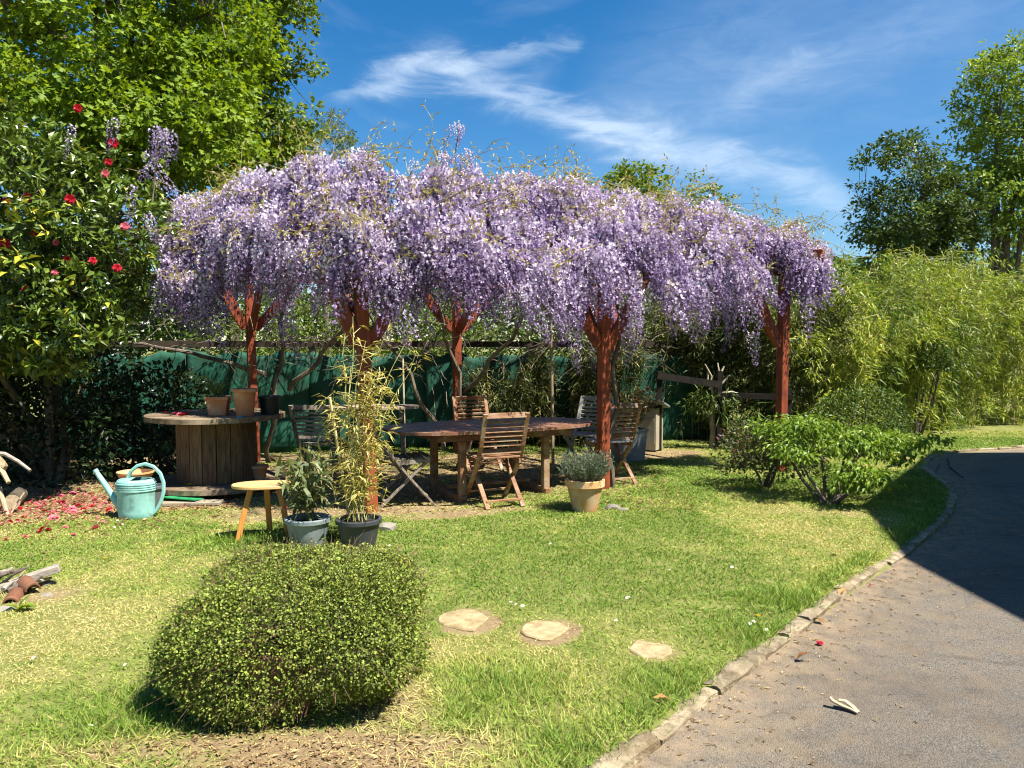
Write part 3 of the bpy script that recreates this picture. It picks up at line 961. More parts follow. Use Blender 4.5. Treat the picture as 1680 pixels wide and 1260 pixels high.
    for k in range(560):
        i = int(rng.integers(len(pos) - 40)); p = np.array(pos[i][0]) - np.array(base)
        dr = unit(rng.normal(size=3) * np.array([1, .5, .45]) + np.array([0, -.25, .15])); L = rng.uniform(.18, .65)
        cur = p + np.array([0, -.03, .05])
        for s in range(5):
            nx = cur + dr * L / 5
            A_.append(cur); B_.append(nx); cur = nx
            dr = unit(dr + rng.normal(size=3) * .25 + np.array([0, 0, -.10]))
            if rng.random() < .8: LP.append(cur)
    V, F, T = twig_strips(A_, B_, .0032)
    o = np_mesh('runners', V, F, surf('runner_bark', (.30, .22, .11), (.48, .38, .2), 20), root); o['kind'] = 'stuff'
    LP = np.repeat(np.array(LP), 3, 0) + rng.normal(size=(len(LP) * 3, 3)) * .02
    nl = len(LP)
    V, F, T = leaves(LP, rng.normal(size=(nl, 3)) + [0, -.2, -.2], rng.normal(size=(nl, 3)) + [0, 0, .6], rng.uniform(.035, .07, nl), rng.uniform(.012, .02, nl), 'dia')
    o = np_mesh('young_leaves', V, F, leaf_mat('young_wisteria_leaf', (.30, .26, .07), (.50, .46, .18), .35, .5), root, T); o['kind'] = 'stuff'
build_wisteria()

# ================================================================== vegetation builders
BARK = surf('bark', (.06, .05, .038), (.17, .14, .10), 10, (1, 1, .35), bump=.7, dist=.02)
BARK_PALE = surf('bark_pale', (.22, .19, .15), (.42, .38, .31), 10, (1, 1, .5), bump=.5, dist=.01)

def crown_leaves(ells, n_cl, per, cl_r, L, W, kind, gap=.0, shell=2.2, flat=.6, droop=.25, seed=0, up=.8, nsc=.8):
    """clumps of leaves through the crown's volume; returns leaf arrays and clump centres"""
    C = []
    wts = np.array([e[6] for e in ells], float); wts /= wts.sum()
    while len(C) < n_cl:
        e = ells[rng.choice(len(ells), p=wts)]
        d = runit(1)[0]; r = rng.random() ** (1 / (1 + shell))
        p = np.array(e[:3]) + d * r * np.array(e[3:6])
        if vnoise(p[None], nsc, seed)[0] < gap: continue
        C.append(p)
    C = np.array(C)
    cnt = rng.poisson(per, len(C)) + 2
    ci = np.repeat(np.arange(len(C)), cnt); n = len(ci)
    cr = cl_r * rng.uniform(.6, 1.4, len(C))
    off = runit(n) * (rng.random((n, 1)) ** .5) * np.array([1, 1, flat])
    P = C[ci] + off * cr[ci][:, None]
    cen = np.mean([e[:3] for e in ells], 0)
    out = unit(P - cen)
    D = off * 1.0 + out * .35 + rng.normal(size=(n, 3)) * .45; D[:, 2] -= droop
    U = rng.normal(size=(n, 3)) * .55 + out * .3; U[:, 2] += up
    ct = rng.random(len(C))
    tint = np.clip(.45 * ct[ci] + .55 * rng.random(n), 0, 1)
    return leaves(P, D, U, L * rng.uniform(.7, 1.25, n), W * rng.uniform(.75, 1.2, n), kind, tint), C

def make_tree(name, label, base, ells, n_cl, per, cl_r, L, W, kind, mat, trunk_r=.16, trunks=1, fork=.35, limbs=9, group=None, cat='tree', bark=None, **kw):
    bark = bark or BARK
    b = np.array([base[0], base[1], 0.0])
    t = empty(name, tuple(b)); tag(t, label, cat, group)
    (V, F, T), C = crown_leaves(ells, n_cl, per, cl_r, L, W, kind, **kw)
    cr = np_mesh('crown', V - b, F, mat, t, T); cr['kind'] = 'stuff'
    top = C[:, 2].max(); cen = C.mean(0)
    low = C[:, 2].min()
    A_, B_ = [], []
    skel = []
    for k in range(trunks):
        off = np.array([random.uniform(-.35, .35), random.uniform(-.35, .35), 0]) * (trunks > 1) * 1.6
        head = np.array([cen[0] + off[0] * 2.2, cen[1] + off[1] * 2.2, low + (top - low) * .78])
        pts = curve_pts(tuple(b * 0 + off), tuple(head - b), 9, 0, .035)
        MB().tube(pts, list(np.linspace(trunk_r, trunk_r * .22, 9)), 8).build('trunk', bark, t, smooth=True)
        skel += [np.array(p) + b for p in pts[2:]]
    sk = np.array(skel)
    pick = rng.choice(len(C), min(limbs, len(C)), replace=False)
    sk2 = [sk]
    for i in pick:
        e = C[i]; cand = sk[sk[:, 2] < e[2] - .1] if (sk[:, 2] < e[2] - .1).any() else sk[:1]
        s = cand[np.linalg.norm(cand - e + [0, 0, .6], axis=1).argmin()]
        pts = curve_pts(s - b, e - b, 6, .05, .08)
        MB().tube(pts, list(np.linspace(trunk_r * .38, trunk_r * .08, 6)), 5).build('limb', bark, t, smooth=True)
        sk2.append(np.array([np.array(p) + b for p in pts]))
    sk2 = np.concatenate(sk2)
    for c in C:
        s = sk2[np.linalg.norm(sk2 - c, axis=1).argmin()]
        m = (s + c) / 2 + rng.normal(size=3) * .08
        A_ += [s, m]; B_ += [m, c]
    V, F, T = twig_strips(np.array(A_) - b, np.array(B_) - b, max(.006, trunk_r * .06))
    o = np_mesh('twigs', V, F, bark, t); o['kind'] = 'stuff'
    return t

def shrub(name, label, base, cen, rad, n, L, W, kind, mat, lump=.22, lsc=2.0, thick=.16, up=.5, seed=0, stems=6, stem_mat=None, group=None, cat='shrub', tint_bias=0.0, zmin=.02, low=-.35):
    b = np.array([base[0], base[1], 0.0])
    t = empty(name, tuple(b)); tag(t, label, cat, group)
    d = runit(int(n * 1.8)); d = d[d[:, 2] > low][:n]; n = len(d)
    lm = 1 - lump + 2 * lump * vnoise(d * np.array(rad) + np.array(cen), lsc, seed + 50)
    r = lm * (1 - rng.exponential(thick, n)).clip(.15)
    P = np.array(cen) + d * np.array(rad) * r[:, None]
    P[:, 2] = np.maximum(P[:, 2], zmin + .03 * rng.random(n))
    D = d * .7 + rng.normal(size=(n, 3)) * .6; D[:, 2] += .1
    U = rng.normal(size=(n, 3)) * .6 + d * .4; U[:, 2] += up
    V, F, T = leaves(P - b, D, U, L * rng.uniform(.65, 1.25, n), W * rng.uniform(.7, 1.2, n), kind, np.clip(rng.random(n) + tint_bias, 0, 1))
    o = np_mesh('foliage', V, F, mat, t, T); o['kind'] = 'stuff'
    for k in range(stems):
        i = rng.integers(n); e = P[i] * .82 + np.array(cen) * .18
        pts = curve_pts((rng.normal() * .05 * rad[0], rng.normal() * .05 * rad[1], -.01), e - b, 6, .06, .08)
        r0 = .012 + .018 * min(rad[2], 1.2)
        MB().tube(pts, list(np.linspace(r0, r0 * .3, 6)), 5).build('stem', stem_mat or BARK, t, smooth=True)
    return t, P

def bamboo(name, label, base, h, mat, culms=13, spread=.32, tufts=36, L=.15, W=.02, group=None, arch=.55, culm_mat=None, cat='bamboo', low=.22):
    b = np.array([base[0], base[1], 0.0])
    t = empty(name, tuple(b)); tag(t, label, cat, group)
    A_, B_, LP, LD = [], [], [], []
    for c in range(culms):
        a = rng.uniform(0, 6.28); r0 = spread * math.sqrt(rng.random())
        p0 = np.array([math.cos(a) * r0, math.sin(a) * r0, 0]); hh = h * rng.uniform(.68, 1.02)
        o = np.array([math.cos(a + rng.normal() * .6), math.sin(a + rng.normal() * .6), 0]) * arch * rng.uniform(.3, 1.2)
        ts = np.linspace(0, 1, 9)
        pts = p0 + o * (ts ** 2.2)[:, None] * (h / 3) + np.stack([0 * ts, 0 * ts, hh * (ts - .10 * ts ** 5)], 1)
        A_ += list(pts[:-1]); B_ += list(pts[1:])
        tt = low + (1 - low) * rng.random(tufts) ** .8
        q = np.stack([np.interp(tt, ts, pts[:, k]) for k in range(3)], 1)
        off = runit(tufts) * np.array([1, 1, .3]); ln = rng.uniform(.06, .42, (tufts, 1)) * (h / 3.2)
        e = q + off * ln + np.array([0, 0, -.06])
        A_ += list(q); B_ += list(e)
        k = rng.integers(9, 20, tufts)
        LP.append(np.repeat(e, k, 0) + rng.normal(size=(k.sum(), 3)) * .05); LD.append(np.repeat(off, k, 0))
    P = np.concatenate(LP); O = np.concatenate(LD); n = len(P)
    D = O * .8 + rng.normal(size=(n, 3)) * .5; D[:, 2] -= .42
    U = rng.normal(size=(n, 3)) * .5; U[:, 2] += .8
    V, F, T = leaves(P, D, U, L * rng.uniform(.6, 1.3, n), W * rng.uniform(.7, 1.2, n), 'blade', np.clip(rng.random(n) * .85 + rng.uniform(-.05, .15), 0, 1))
    o = np_mesh('foliage', V, F, mat, t, T); o['kind'] = 'stuff'
    V, F, T = twig_strips(A_, B_, .0075)
    o = np_mesh('culms', V, F, culm_mat or surf('culm', (.24, .24, .07), (.40, .36, .14), 6), t); o['kind'] = 'stuff'
    return t

# leaf colours
M_MAPLE = leaf_mat('maple_leaf', (.085, .165, .012), (.30, .40, .035), .42, .5, .25, tcol=(1.25, 1.15, .35))
M_OAK = leaf_mat('oak_leaf', (.07, .13, .014), (.24, .31, .035), .38, .5, .25)
M_OLIVE = leaf_mat('willow_leaf', (.10, .14, .03), (.23, .26, .06), .38, .5, .25)
M_CAM = leaf_mat('camellia_leaf', (.018, .045, .010), (.17, .245, .028), .2, .34, .5, third=(.42, .40, .04))
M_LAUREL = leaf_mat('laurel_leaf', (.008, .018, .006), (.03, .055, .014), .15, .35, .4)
M_DARK = leaf_mat('dark_tree_leaf', (.035, .07, .015), (.13, .19, .035), .3, .45, .3)
M_RIGHT = leaf_mat('ash_leaf', (.09, .17, .02), (.32, .42, .06), .38, .45, .3)
M_BAM = leaf_mat('bamboo_leaf', (.075, .145, .014), (.42, .49, .055), .36, .45, .35, third=(.52, .46, .12))
M_BAM2 = leaf_mat('bamboo_leaf_green', (.05, .11, .014), (.27, .36, .05), .36, .45, .35, third=(.48, .42, .12))
M_BAM_SHADE = leaf_mat('bamboo_leaf_dark', (.03, .05, .012), (.12, .14, .035), .3, .5, .3, third=(.25, .2, .07))  # darker copy of the bamboo leaf, shade put into the colour
M_BAMT = leaf_mat('bamboo_leaf_top', (.05, .10, .02), (.16, .22, .05), .35, .5, .3)
M_BRIGHT = leaf_mat('bright_shrub_leaf', (.085, .175, .016), (.30, .41, .055), .4, .4, .3)
M_VAR = leaf_mat('mottled_leaf', (.04, .06, .02), (.14, .15, .06), .3, .45, .3, third=(.22, .09, .07))
M_BACK = leaf_mat('background_leaf', (.06, .11, .02), (.20, .26, .05), .35, .5, .25)
M_LOW = leaf_mat('small_round_leaf', (.05, .09, .012), (.38, .45, .08), .3, .55, .3, third=(.22, .13, .05))

def build_trees():
    make_tree('maple_tree', 'large lime green maple rising behind the camellia at the left edge', (-6.4, 12.0),
              [(-6.6, 11.4, 5.9, 3.1, 2.3, 2.9, 3), (-4.7, 10.9, 4.6, 1.1, 1.0, 1.2, 1), (-4.7, 11.6, 6.4, 1.1, 1.2, 1.5, 1), (-6.0, 10.2, 4.4, 1.8, .9, .9, 1), (-7.0, 10.5, 7.0, 2.2, 1.2, 1.6, 1.2)], 900, 44, .34, .088, .092, 'maple5', M_MAPLE,
              trunk_r=.2, limbs=14, gap=.30, seed=1, flat=.45, nsc=1.0)
    make_tree('oak_tree', 'open branched oak with sky between its leaves left of the pergola', (-5.2, 14.6),
              [(-4.8, 14.2, 6.9, 1.35, 1.3, 2.0, 2), (-4.1, 14.0, 8.3, .75, .9, 1.3, 1), (-4.3, 14.0, 5.2, .9, .9, .8, 1), (-5.6, 14.0, 5.6, 1.0, .9, 1.4, 1)], 430, 34, .26, .10, .075, 'leaf', M_OAK,
              trunk_r=.17, limbs=22, gap=.27, seed=2, flat=.5, shell=1.0, nsc=1.6)
    make_tree('slender_tree', 'small loose yellow green tree peeping over the wisteria', (-4.3, 18.2),
              [(-4.35, 18.0, 5.9, .95, .9, 1.1, 2), (-5.1, 18.0, 5.3, .8, .8, .8, 1)], 170, 30, .22, .10, .03, 'dia', M_OLIVE, trunk_r=.09, limbs=10, gap=.3, seed=3, nsc=1.5)
    make_tree('round_tree', 'distant round topped green tree above the middle of the wisteria', (5.0, 31),
              [(5.0, 31, 6.4, 1.75, 1.7, 2.5, 1)], 300, 38, .42, .16, .13, 'leaf', M_OAK, trunk_r=.22, limbs=8, gap=.2, seed=4)
    make_tree('background_tree', 'low dark tree tops showing just over the wisteria crest', (2.6, 24),
              [(2.2, 24, 5.4, 1.2, 1, 1.5, 1), (6.2, 25, 5.7, .9, 1, 1.5, 1)], 140, 26, .3, .12, .08, 'leaf', M_OAK, trunk_r=.14, limbs=8, gap=.35, seed=5)
    make_tree('dense_tree', 'dark green bushy tree standing behind the bamboo at right', (12.6, 25),
              [(12.7, 25, 6.2, 1.75, 1.6, 2.4, 3), (11.7, 24.6, 4.6, 1.1, 1.2, 1.3, 1), (13.4, 25, 4.6, 1.3, 1.2, 1.4, 1), (14.6, 25.5, 5.4, 1.2, 1.2, 1.9, 1.3)], 400, 38, .34, .15, .085, 'leaf', M_DARK,
              trunk_r=.17, trunks=3, limbs=14, gap=.33, seed=6, nsc=1.1)
    make_tree('tall_ash_tree', 'tallest airy tree at the right edge with several bare stems', (16.6, 26.5),
              [(17.0, 26, 9.3, 2.1, 1.8, 2.7, 3), (15.5, 26, 6.6, 1.9, 1.6, 1.3, 1.4), (18.0, 26, 6.0, 2.0, 1.6, 1.5, 1)], 460, 36, .38, .17, .09, 'leaf', M_RIGHT,
              trunk_r=.13, trunks=5, limbs=18, gap=.33, seed=7, nsc=.9)
build_trees()

def build_camellia():
    b = np.array([-5.3, 8.8, 0.0])
    t = empty('camellia', tuple(b)); tag(t, 'large camellia bush with glossy leaves and red blooms at left', 'camellia')
    cen = np.array([-5.45, 8.0, 2.62]); rad = np.array([1.62, 1.35, 1.38])
    nc = 1000; d = runit(nc)
    lm = .76 + .46 * vnoise(d * rad + cen, 1.7, 61)
    rc = lm * (1 - rng.exponential(.20, nc)).clip(.1)
    C = cen + d * rad * rc[:, None]
    # a drooping skirt on the right towards the spool table
    k = 110; C[:k] = np.array([-4.3, 7.4, 1.85]) + runit(k) * np.array([.5, .5, .62]) * rng.random((k, 1)) ** .45
    C[:, 2] = np.where(C[:, 2] < 1.25, 1.25 + rng.random(nc) * .4, C[:, 2])
    ci = np.repeat(np.arange(nc), rng.integers(16, 38, nc)); n = len(ci)
    o3 = runit(n) * rng.random((n, 1)) ** .6 * np.array([1, 1, .7])
    P = C[ci] + o3 * rng.uniform(.09, .17, nc)[ci][:, None]
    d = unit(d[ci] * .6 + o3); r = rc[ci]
    # leaves gather at shoot ends
    grid = rng.permutation(n)[: n // 7]
    near = grid[rng.integers(0, len(grid), n)]
    D = d * .6 + rng.normal(size=(n, 3)) * .55; D[:, 2] -= .12
    U = rng.normal(size=(n, 3)) * .45 + d * .35; U[:, 2] += .75
    L = .105 * rng.uniform(.6, 1.2, n); W = .05 * rng.uniform(.7, 1.2, n)
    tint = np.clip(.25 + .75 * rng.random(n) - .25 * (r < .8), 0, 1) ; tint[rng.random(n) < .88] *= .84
    # the 300 that show largest: near the camera, outside
    cdist = np.linalg.norm(P - np.array([0, 0, H]), axis=1) - .8 * (r > .95)
    inview = (P[:, 0] / P[:, 1] > -.66)
    order = np.argsort(np.where(inview, cdist, 99))
    big, rest = order[:300], order[300:]
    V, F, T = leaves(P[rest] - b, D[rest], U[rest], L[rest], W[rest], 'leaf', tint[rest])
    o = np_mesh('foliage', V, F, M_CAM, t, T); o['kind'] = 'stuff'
    lm_ = []
    for tn in (.2, .5, .75, .95):
        v, f, tt = leaves(np.zeros((1, 3)), [[0, 1, 0]], [[0, 0, 1]], .092, .046, 'leaf', np.array([tn]))
        lm_.append(np_mesh('leaf', v, f, M_CAM, tint=tt, as_mesh=True))
    for i in big:
        dd = unit(D[i]); s = unit(np.cross(dd, U[i])); nn = np.cross(s, dd); sc = L[i] / .092
        o = link_mesh('leaf', lm_[int(rng.integers(4))], t)
        o.matrix_local = Matrix(((s[0] * sc, dd[0] * sc, nn[0] * sc, P[i][0] - b[0]), (s[1] * sc, dd[1] * sc, nn[1] * sc, P[i][1] - b[1]), (s[2] * sc, dd[2] * sc, nn[2] * sc, P[i][2] - b[2]), (0, 0, 0, 1)))
    for k in range(9):
        e = cen + runit(1)[0] * rad * .72
        e[2] = max(e[2], 1.9)
        pts = curve_pts((random.uniform(-.25, .25), random.uniform(-.2, .2), -.02), tuple(e - b), 8, .08, .1)
        MB().tube(pts, list(np.linspace(.055, .012, 8)), 7).build('stem', BARK, t, smooth=True)
    i = rng.choice(n, 1500); j = P[i] * .75 + cen * .25
    V, F, T = twig_strips(j - b, P[i] - b, .004); o = np_mesh('twigs', V, F, BARK, t); o['kind'] = 'stuff'
    # blooms
    me_r, me_p = bloom_mesh('red'), bloom_mesh('pink')
    fl = [(128, 178, 0), (186, 235, 0), (178, 266, 0), (173, 285, 1), (115, 327, 0), (57, 383, 0), (92, 398, 1), (90, 447, 1), (110, 426, 0), (152, 428, 0), (42, 473, 0), (82, 497, 0), (40, 538, 0), (136, 517, 0), (140, 458, 0), (205, 372, 1), (47, 325, 0), (140, 563, 0), (22, 505, 0), (65, 515, 0), (192, 440, 0), (172, 540, 0), (10, 330, 0), (8, 400, 0), (148, 484, 0)]
    for x, y, c in fl:
        dr = np.array(ray(x, y)); dr = dr / dr[1]
        o3 = np.array([0, 0, H])
        # where the sight line first meets the bush
        best = None
        for Y in np.arange(6.2, 9, .03):
            p = o3 + dr * Y; q = (p - cen) / rad; rr_ = np.linalg.norm(q)
            if rr_ < .98: best = Y; break
        Y = (best or 7.3) + .02
        p = o3 + dr * Y - b
        o = link_mesh('bloom', me_p if c else me_r, t, tuple(p))
        nrm = Vector((random.uniform(-.2, .6), -1, random.uniform(-.2, .5))).normalized()
        o.rotation_euler = nrm.to_track_quat('Z', 'Y').to_euler(); o.scale = (random.uniform(.5, .8),) * 3

def bloom_mesh(kind):
    parts = []
    for ring, (k, rr_, tl, sz) in enumerate(((6, .012, .15, .058), (6, .010, .6, .05), (5, .006, 1.2, .042), (4, .003, 2.2, .03))):
        a = np.arange(k) * 2 * math.pi / k + ring * .5
        O = np.stack([np.cos(a), np.sin(a), 0 * a], 1)
        P = O * rr_ + np.array([0, 0, .006 * ring])
        parts.append(leaves(P, O + np.array([0, 0, tl]), np.array([0, 0, 1.0]) - O * .3, np.full(k, sz), np.full(k, sz * .95), 'round', np.full(k, .15 + .22 * ring)))
    V, F, T = join(parts)
    m = leaf_mat('bloom_red', (.40, .008, .018), (.62, .03, .05), .25, .45, .3, tcol=(1.1, .5, .5)) if kind == 'red' else leaf_mat('bloom_pink', (.62, .08, .13), (.85, .30, .33), .25, .5, .25, tcol=(1, .8, .8))
    return np_mesh('bloom', V, F, m, tint=T, as_mesh=True)
build_camellia()

def far_wood():
    n = 30000; a = rng.uniform(-1.0, 1.0, n); r = rng.uniform(40, 48, n); P = np.stack([np.sin(a) * r, np.cos(a) * r, np.zeros(n)], 1)
    top = 4.2 + 3.0 * vnoise(np.stack([a * 12, 0 * a, 0 * a], 1), 1, 90); P[:, 2] = top * rng.random(n) ** .6
    V, F, T = leaves(P, rng.normal(size=(n, 3)), rng.normal(size=(n, 3)) + [0, 0, .8], np.full(n, .42), np.full(n, .3), 'dia')
    o = np_mesh('far_wood', V, F, M_DARK, None, T); tag(o, 'far off belt of trees beyond the garden', 'wood', kind='stuff')
far_wood()

def build_hedges():
    for i, (x, y, h, rx) in enumerate(((-9.2, 9.6, 2.6, 1.3), (-7.4, 9.9, 2.5, 1.2), (-5.9, 9.85, 2.3, 1.0))):
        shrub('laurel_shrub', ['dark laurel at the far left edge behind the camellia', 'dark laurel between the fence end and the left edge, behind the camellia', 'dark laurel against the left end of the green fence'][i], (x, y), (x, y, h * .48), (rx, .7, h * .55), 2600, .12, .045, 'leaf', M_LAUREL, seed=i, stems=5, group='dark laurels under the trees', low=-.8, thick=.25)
    for i, (x, y, h, rx) in enumerate(((-6.4, 8.6, 1.55, .9), (-5.1, 8.75, 1.5, .85), (-4.2, 9.35, 1.35, .7))):  # added dark evergreen foliage that fills the deep shade under the camellia
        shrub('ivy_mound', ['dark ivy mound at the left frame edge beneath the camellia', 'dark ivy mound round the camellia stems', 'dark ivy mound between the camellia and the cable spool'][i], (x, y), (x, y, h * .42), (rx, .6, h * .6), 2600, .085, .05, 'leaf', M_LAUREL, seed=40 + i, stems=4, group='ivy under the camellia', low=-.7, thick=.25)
    for i, (x, h) in enumerate(((-.1, 1.5), (.75, 1.75), (1.6, 1.9))):
        bamboo('shaded_thicket', ['dark leafy thicket before the fence behind the far chair', 'dark leafy thicket before the fence by the tan pole', 'dark leafy thicket before the fence behind the front red post'][i], (x, fence_y(x) - .35), h, M_BAM_SHADE, group='thickets before the fence', culms=10, tufts=26, spread=.4, low=.05)
    labs = ['leafy shrub behind the left part of the green fence', 'leafy shrub behind the fence, second from the left', 'leafy shrub behind the middle of the green fence', 'leafy shrub behind the fence right of the middle', 'leafy shrub behind the right end of the fence']
    for i, x in enumerate((-6.3, -3.9, -1.7, .6, 2.6)):
        y = fence_y(x) + 2.1 + .3 * (i % 2)
        h = (3.0, 2.6, 2.5, 2.9, 2.8)[i]
        shrub('background_shrub', labs[i], (x, y), (x, y, h * .5), (1.5, .9, h * .5), 3000, .10, .05, 'leaf', M_BACK if i in (1, 2) else M_DARK, seed=10 + i, stems=5, group='shrubs beyond the fence', thick=.3)
    # bamboo hedge on the right
    spots = [(4.9, 11.9, 2.9), (5.6, 12.6, 3.5), (6.4, 13.2, 2.9), (7.1, 13.9, 3.7), (7.9, 14.3, 3.2), (8.7, 14.9, 3.8), (9.6, 15.3, 3.6), (10.5, 15.8, 3.6), (11.5, 16.3, 3.6), (5.5, 13.6, 3.3), (6.9, 14.9, 3.6), (8.3, 15.8, 3.8), (9.8, 16.6, 3.9), (12.5, 17.0, 3.8)]
    for k, (x, y, h) in enumerate(spots):
        bamboo('bamboo_clump', 'yellow green bamboo clump in the hedge behind the driveway', (x, y), h, M_BAM2 if k % 3 == 1 else M_BAM, group='bamboo hedge beyond the driveway', culms=14, tufts=34, spread=.42, low=.04, L=.155, W=.019)
    for i, (x, y, h) in enumerate(((4.05, 12.5, 4.25), (4.75, 12.9, 3.95))):
        bamboo('tall_bamboo', ['tallest bamboo shoot rising dark over the right end of the wisteria', 'arching bamboo shoot right of the tallest one above the wisteria'][i], (x, y), h, M_BAMT, culms=4, tufts=60, spread=.15, arch=.3 + .5 * i, L=.17, W=.024)
    spots = [(2.2, 12.9, 2.5), (2.9, 13.0, 2.7), (3.5, 12.6, 2.8), (4.2, 12.1, 2.9), (3.3, 13.6, 3.0), (4.4, 13.1, 3.1)]
    for x, y, h in spots:
        bamboo('shaded_bamboo', 'dark shaded bamboo thicket behind the right pergola posts', (x, y), h, M_BAM_SHADE, group='shaded bamboo behind the pergola', culms=12, tufts=38, spread=.4, low=.05)
build_hedges()

def build_front_shrub():
    b = np.array([-.98, 3.5, 0.0])
    t = empty('low_shrub', tuple(b)); tag(t, 'big rounded shrub of tiny green leaves in the left foreground', 'shrub')
    cen = np.array([-.945, 3.48, .26]); rad = np.array([.555, .54, .375])
    n = 94000
    d = runit(int(n * 1.5)); d = d[d[:, 2] > -.72][:n]; n = len(d)
    # squarer than a ball
    d2 = np.sign(d) * np.abs(d) ** .80; d2 /= np.maximum((np.abs(d2) ** 2.75).sum(1, keepdims=True) ** (1 / 2.75), 1e-6)
    S = d2 * rad
    lm = .80 + .30 * vnoise(S + cen, 3.6, 71) + .10 * (vnoise(S + cen, 14, 72) - .5)
    r = lm * (1 - rng.exponential(.055, n)).clip(.3) + rng.exponential(.02, n)
    P = cen + S * r[:, None]
    lowcut = .015 + .20 * np.clip(vnoise(S + cen, 4, 73) - .3, 0, 1)
    keep = P[:, 2] > lowcut * np.clip((P[:, 1] < 3.5) + .3, 0, 1)
    P, S, d = P[keep], S[keep], d[keep]; n = len(P)
    D = rng.normal(size=(n, 3)) * .7 + d * .6; U = rng.normal(size=(n, 3)) * .6 + d * .35; U[:, 2] += .75
    L = .0120 * rng.uniform(.6, 1.35, n)
    back = np.clip((P[:, 1] - 3.55) * 1.6 + (P[:, 2] - .5) * .8, 0, .5)
    tn = rng.random(n) ** 1.1 * .9
    tn = np.where(rng.random(n) < back * .4, 1.0, tn)
    V, F, T = leaves(P - b, D, U, L, L * .92, 'dia', tn)
    o = np_mesh('foliage', V, F, M_LOW, t, T); o['kind'] = 'stuff'
    k = 420; i = rng.choice(n, k); sA = P[i]; sd_ = unit(d[i] + rng.normal(size=(k, 3)) * .5 + [0, 0, .15]); sL = rng.uniform(.03, .085, k)[:, None]
    V, F, T = twig_strips(sA - b, sA + sd_ * sL - b, .0012); o = np_mesh('stray_shoots', V, F, surf('fine_twig', (.11, .07, .04), (.24, .15, .09), 30), t); o['kind'] = 'stuff'
    q_ = np.repeat(np.arange(k), 7); m_ = len(q_); pp = sA[q_] + sd_[q_] * sL[q_] * rng.random((m_, 1))
    V, F, T = leaves(pp - b, rng.normal(size=(m_, 3)) + sd_[q_] * .5, rng.normal(size=(m_, 3)) * .6 + [0, 0, .8], rng.uniform(.008, .014, m_), rng.uniform(.007, .012, m_), 'dia', rng.random(m_) * .88)
    o = np_mesh('shoot_leaves', V, F, M_LOW, t, T); o['kind'] = 'stuff'
    i = rng.choice(n, 4200)
    A = P[i]; B = A + (d[i] * .5 + rng.normal(size=(len(i), 3)) * .6) * .05; A = A - d[i] * .05
    V, F, T = twig_strips(A - b, B - b, .0011); o = np_mesh('twigs', V, F, surf('fine_twig', (.11, .07, .04), (.24, .15, .09), 30), t); o['kind'] = 'stuff'
    j = rng.choice(n, 260); A = cen * .9 + P[j] * .1; A[:, 2] = .2
    V, F, T = twig_strips(A - b, P[j] - b, .004); o = np_mesh('inner_stems', V, F, BARK, t); o['kind'] = 'stuff'
    # the pot it grows in, half hidden
    pot = MB().lathe([(.13, 0), (.17, .26), (.185, .26), (.185, .30), (.165, .30), (.15, .24)], 24).build('plant_pot', surf('brown_pot', (.13, .075, .04), (.22, .13, .07), 8), None, smooth=True, loc=(-.98, 3.18, gz(-.98, 3.18)))
    tag(pot, 'brown pot almost hidden beneath the big rounded shrub', 'pot')
build_front_shrub()

def build_right_shrubs():
    # tiered bright shrub beside the driveway
    b = np.array([3.08, 7.4, 0.0])
    t = empty('tiered_shrub', tuple(b)); tag(t, 'bright green spreading shrub in tiers beside the shaded driveway', 'shrub')
    ells = [(2.95, 7.75, .74, .40, .35, .12, 2), (3.35, 7.55, .64, .5, .35, .11, 2), (3.25, 7.15, .34, .30, .18, .13, 1.4), (2.8, 7.5, .55, .3, .25, .14, 1), (3.7, 7.9, .56, .5, .35, .08, 1.6), (4.35, 8.5, .52, .6, .4, .09, 1.5), (2.75, 7.9, .72, .3, .3, .08, 1), (4.0, 7.75, .45, .35, .25, .08, .8)]
    (V, F, T), C = crown_leaves(ells, 270, 17, .13, .066, .031, 'leaf', flat=.5, droop=.6, shell=.6, seed=80)
    o = np_mesh('foliage', V - b, F, M_BRIGHT, t, T); o['kind'] = 'stuff'
    for e in ells:
        pts = curve_pts((random.uniform(-.04, .04), random.uniform(-.03, .03), -.01), (e[0] - b[0], e[1] - b[1], e[2] - .05), 7, .06, .08)
        MB().tube(pts, list(np.linspace(.022, .006, 7)), 6).build('stem', BARK, t, smooth=True)
    A, B = [], []
    for c in C:
        e = min(ells, key=lambda q: (q[0] - c[0]) ** 2 + (q[1] - c[1]) ** 2)
        A.append((e[0], e[1], e[2] - .05)); B.append(c)
    V, F, T = twig_strips(np.array(A) - b, np.array(B) - b, .003); o = np_mesh('twigs', V, F, BARK, t); o['kind'] = 'stuff'
    shrub('mottled_shrub', 'dull mottled shrub round the foot of the right pergola post', (2.75, 8.35), (2.8, 8.3, .33), (.52, .5, .42), 3800, .05, .022, 'leaf', M_VAR, seed=81, lump=.3, lsc=3.5, thick=.25)
    shrub('small_dark_bush', 'dark round bush on one thin stem before the bamboo hedge', (6.9, 13.0), (6.95, 12.95, 1.3), (.58, .5, .5), 2200, .075, .04, 'leaf', M_DARK, seed=82, lump=.42, stems=7, thick=.2)
    shrub('dark_low_bush', 'low dark bush behind the bright tiered shrub', (5.0, 11.0), (5.0, 11.0, .45), (.75, .5, .5), 2600, .06, .03, 'leaf', M_DARK, seed=83, stems=4)
build_right_shrubs()

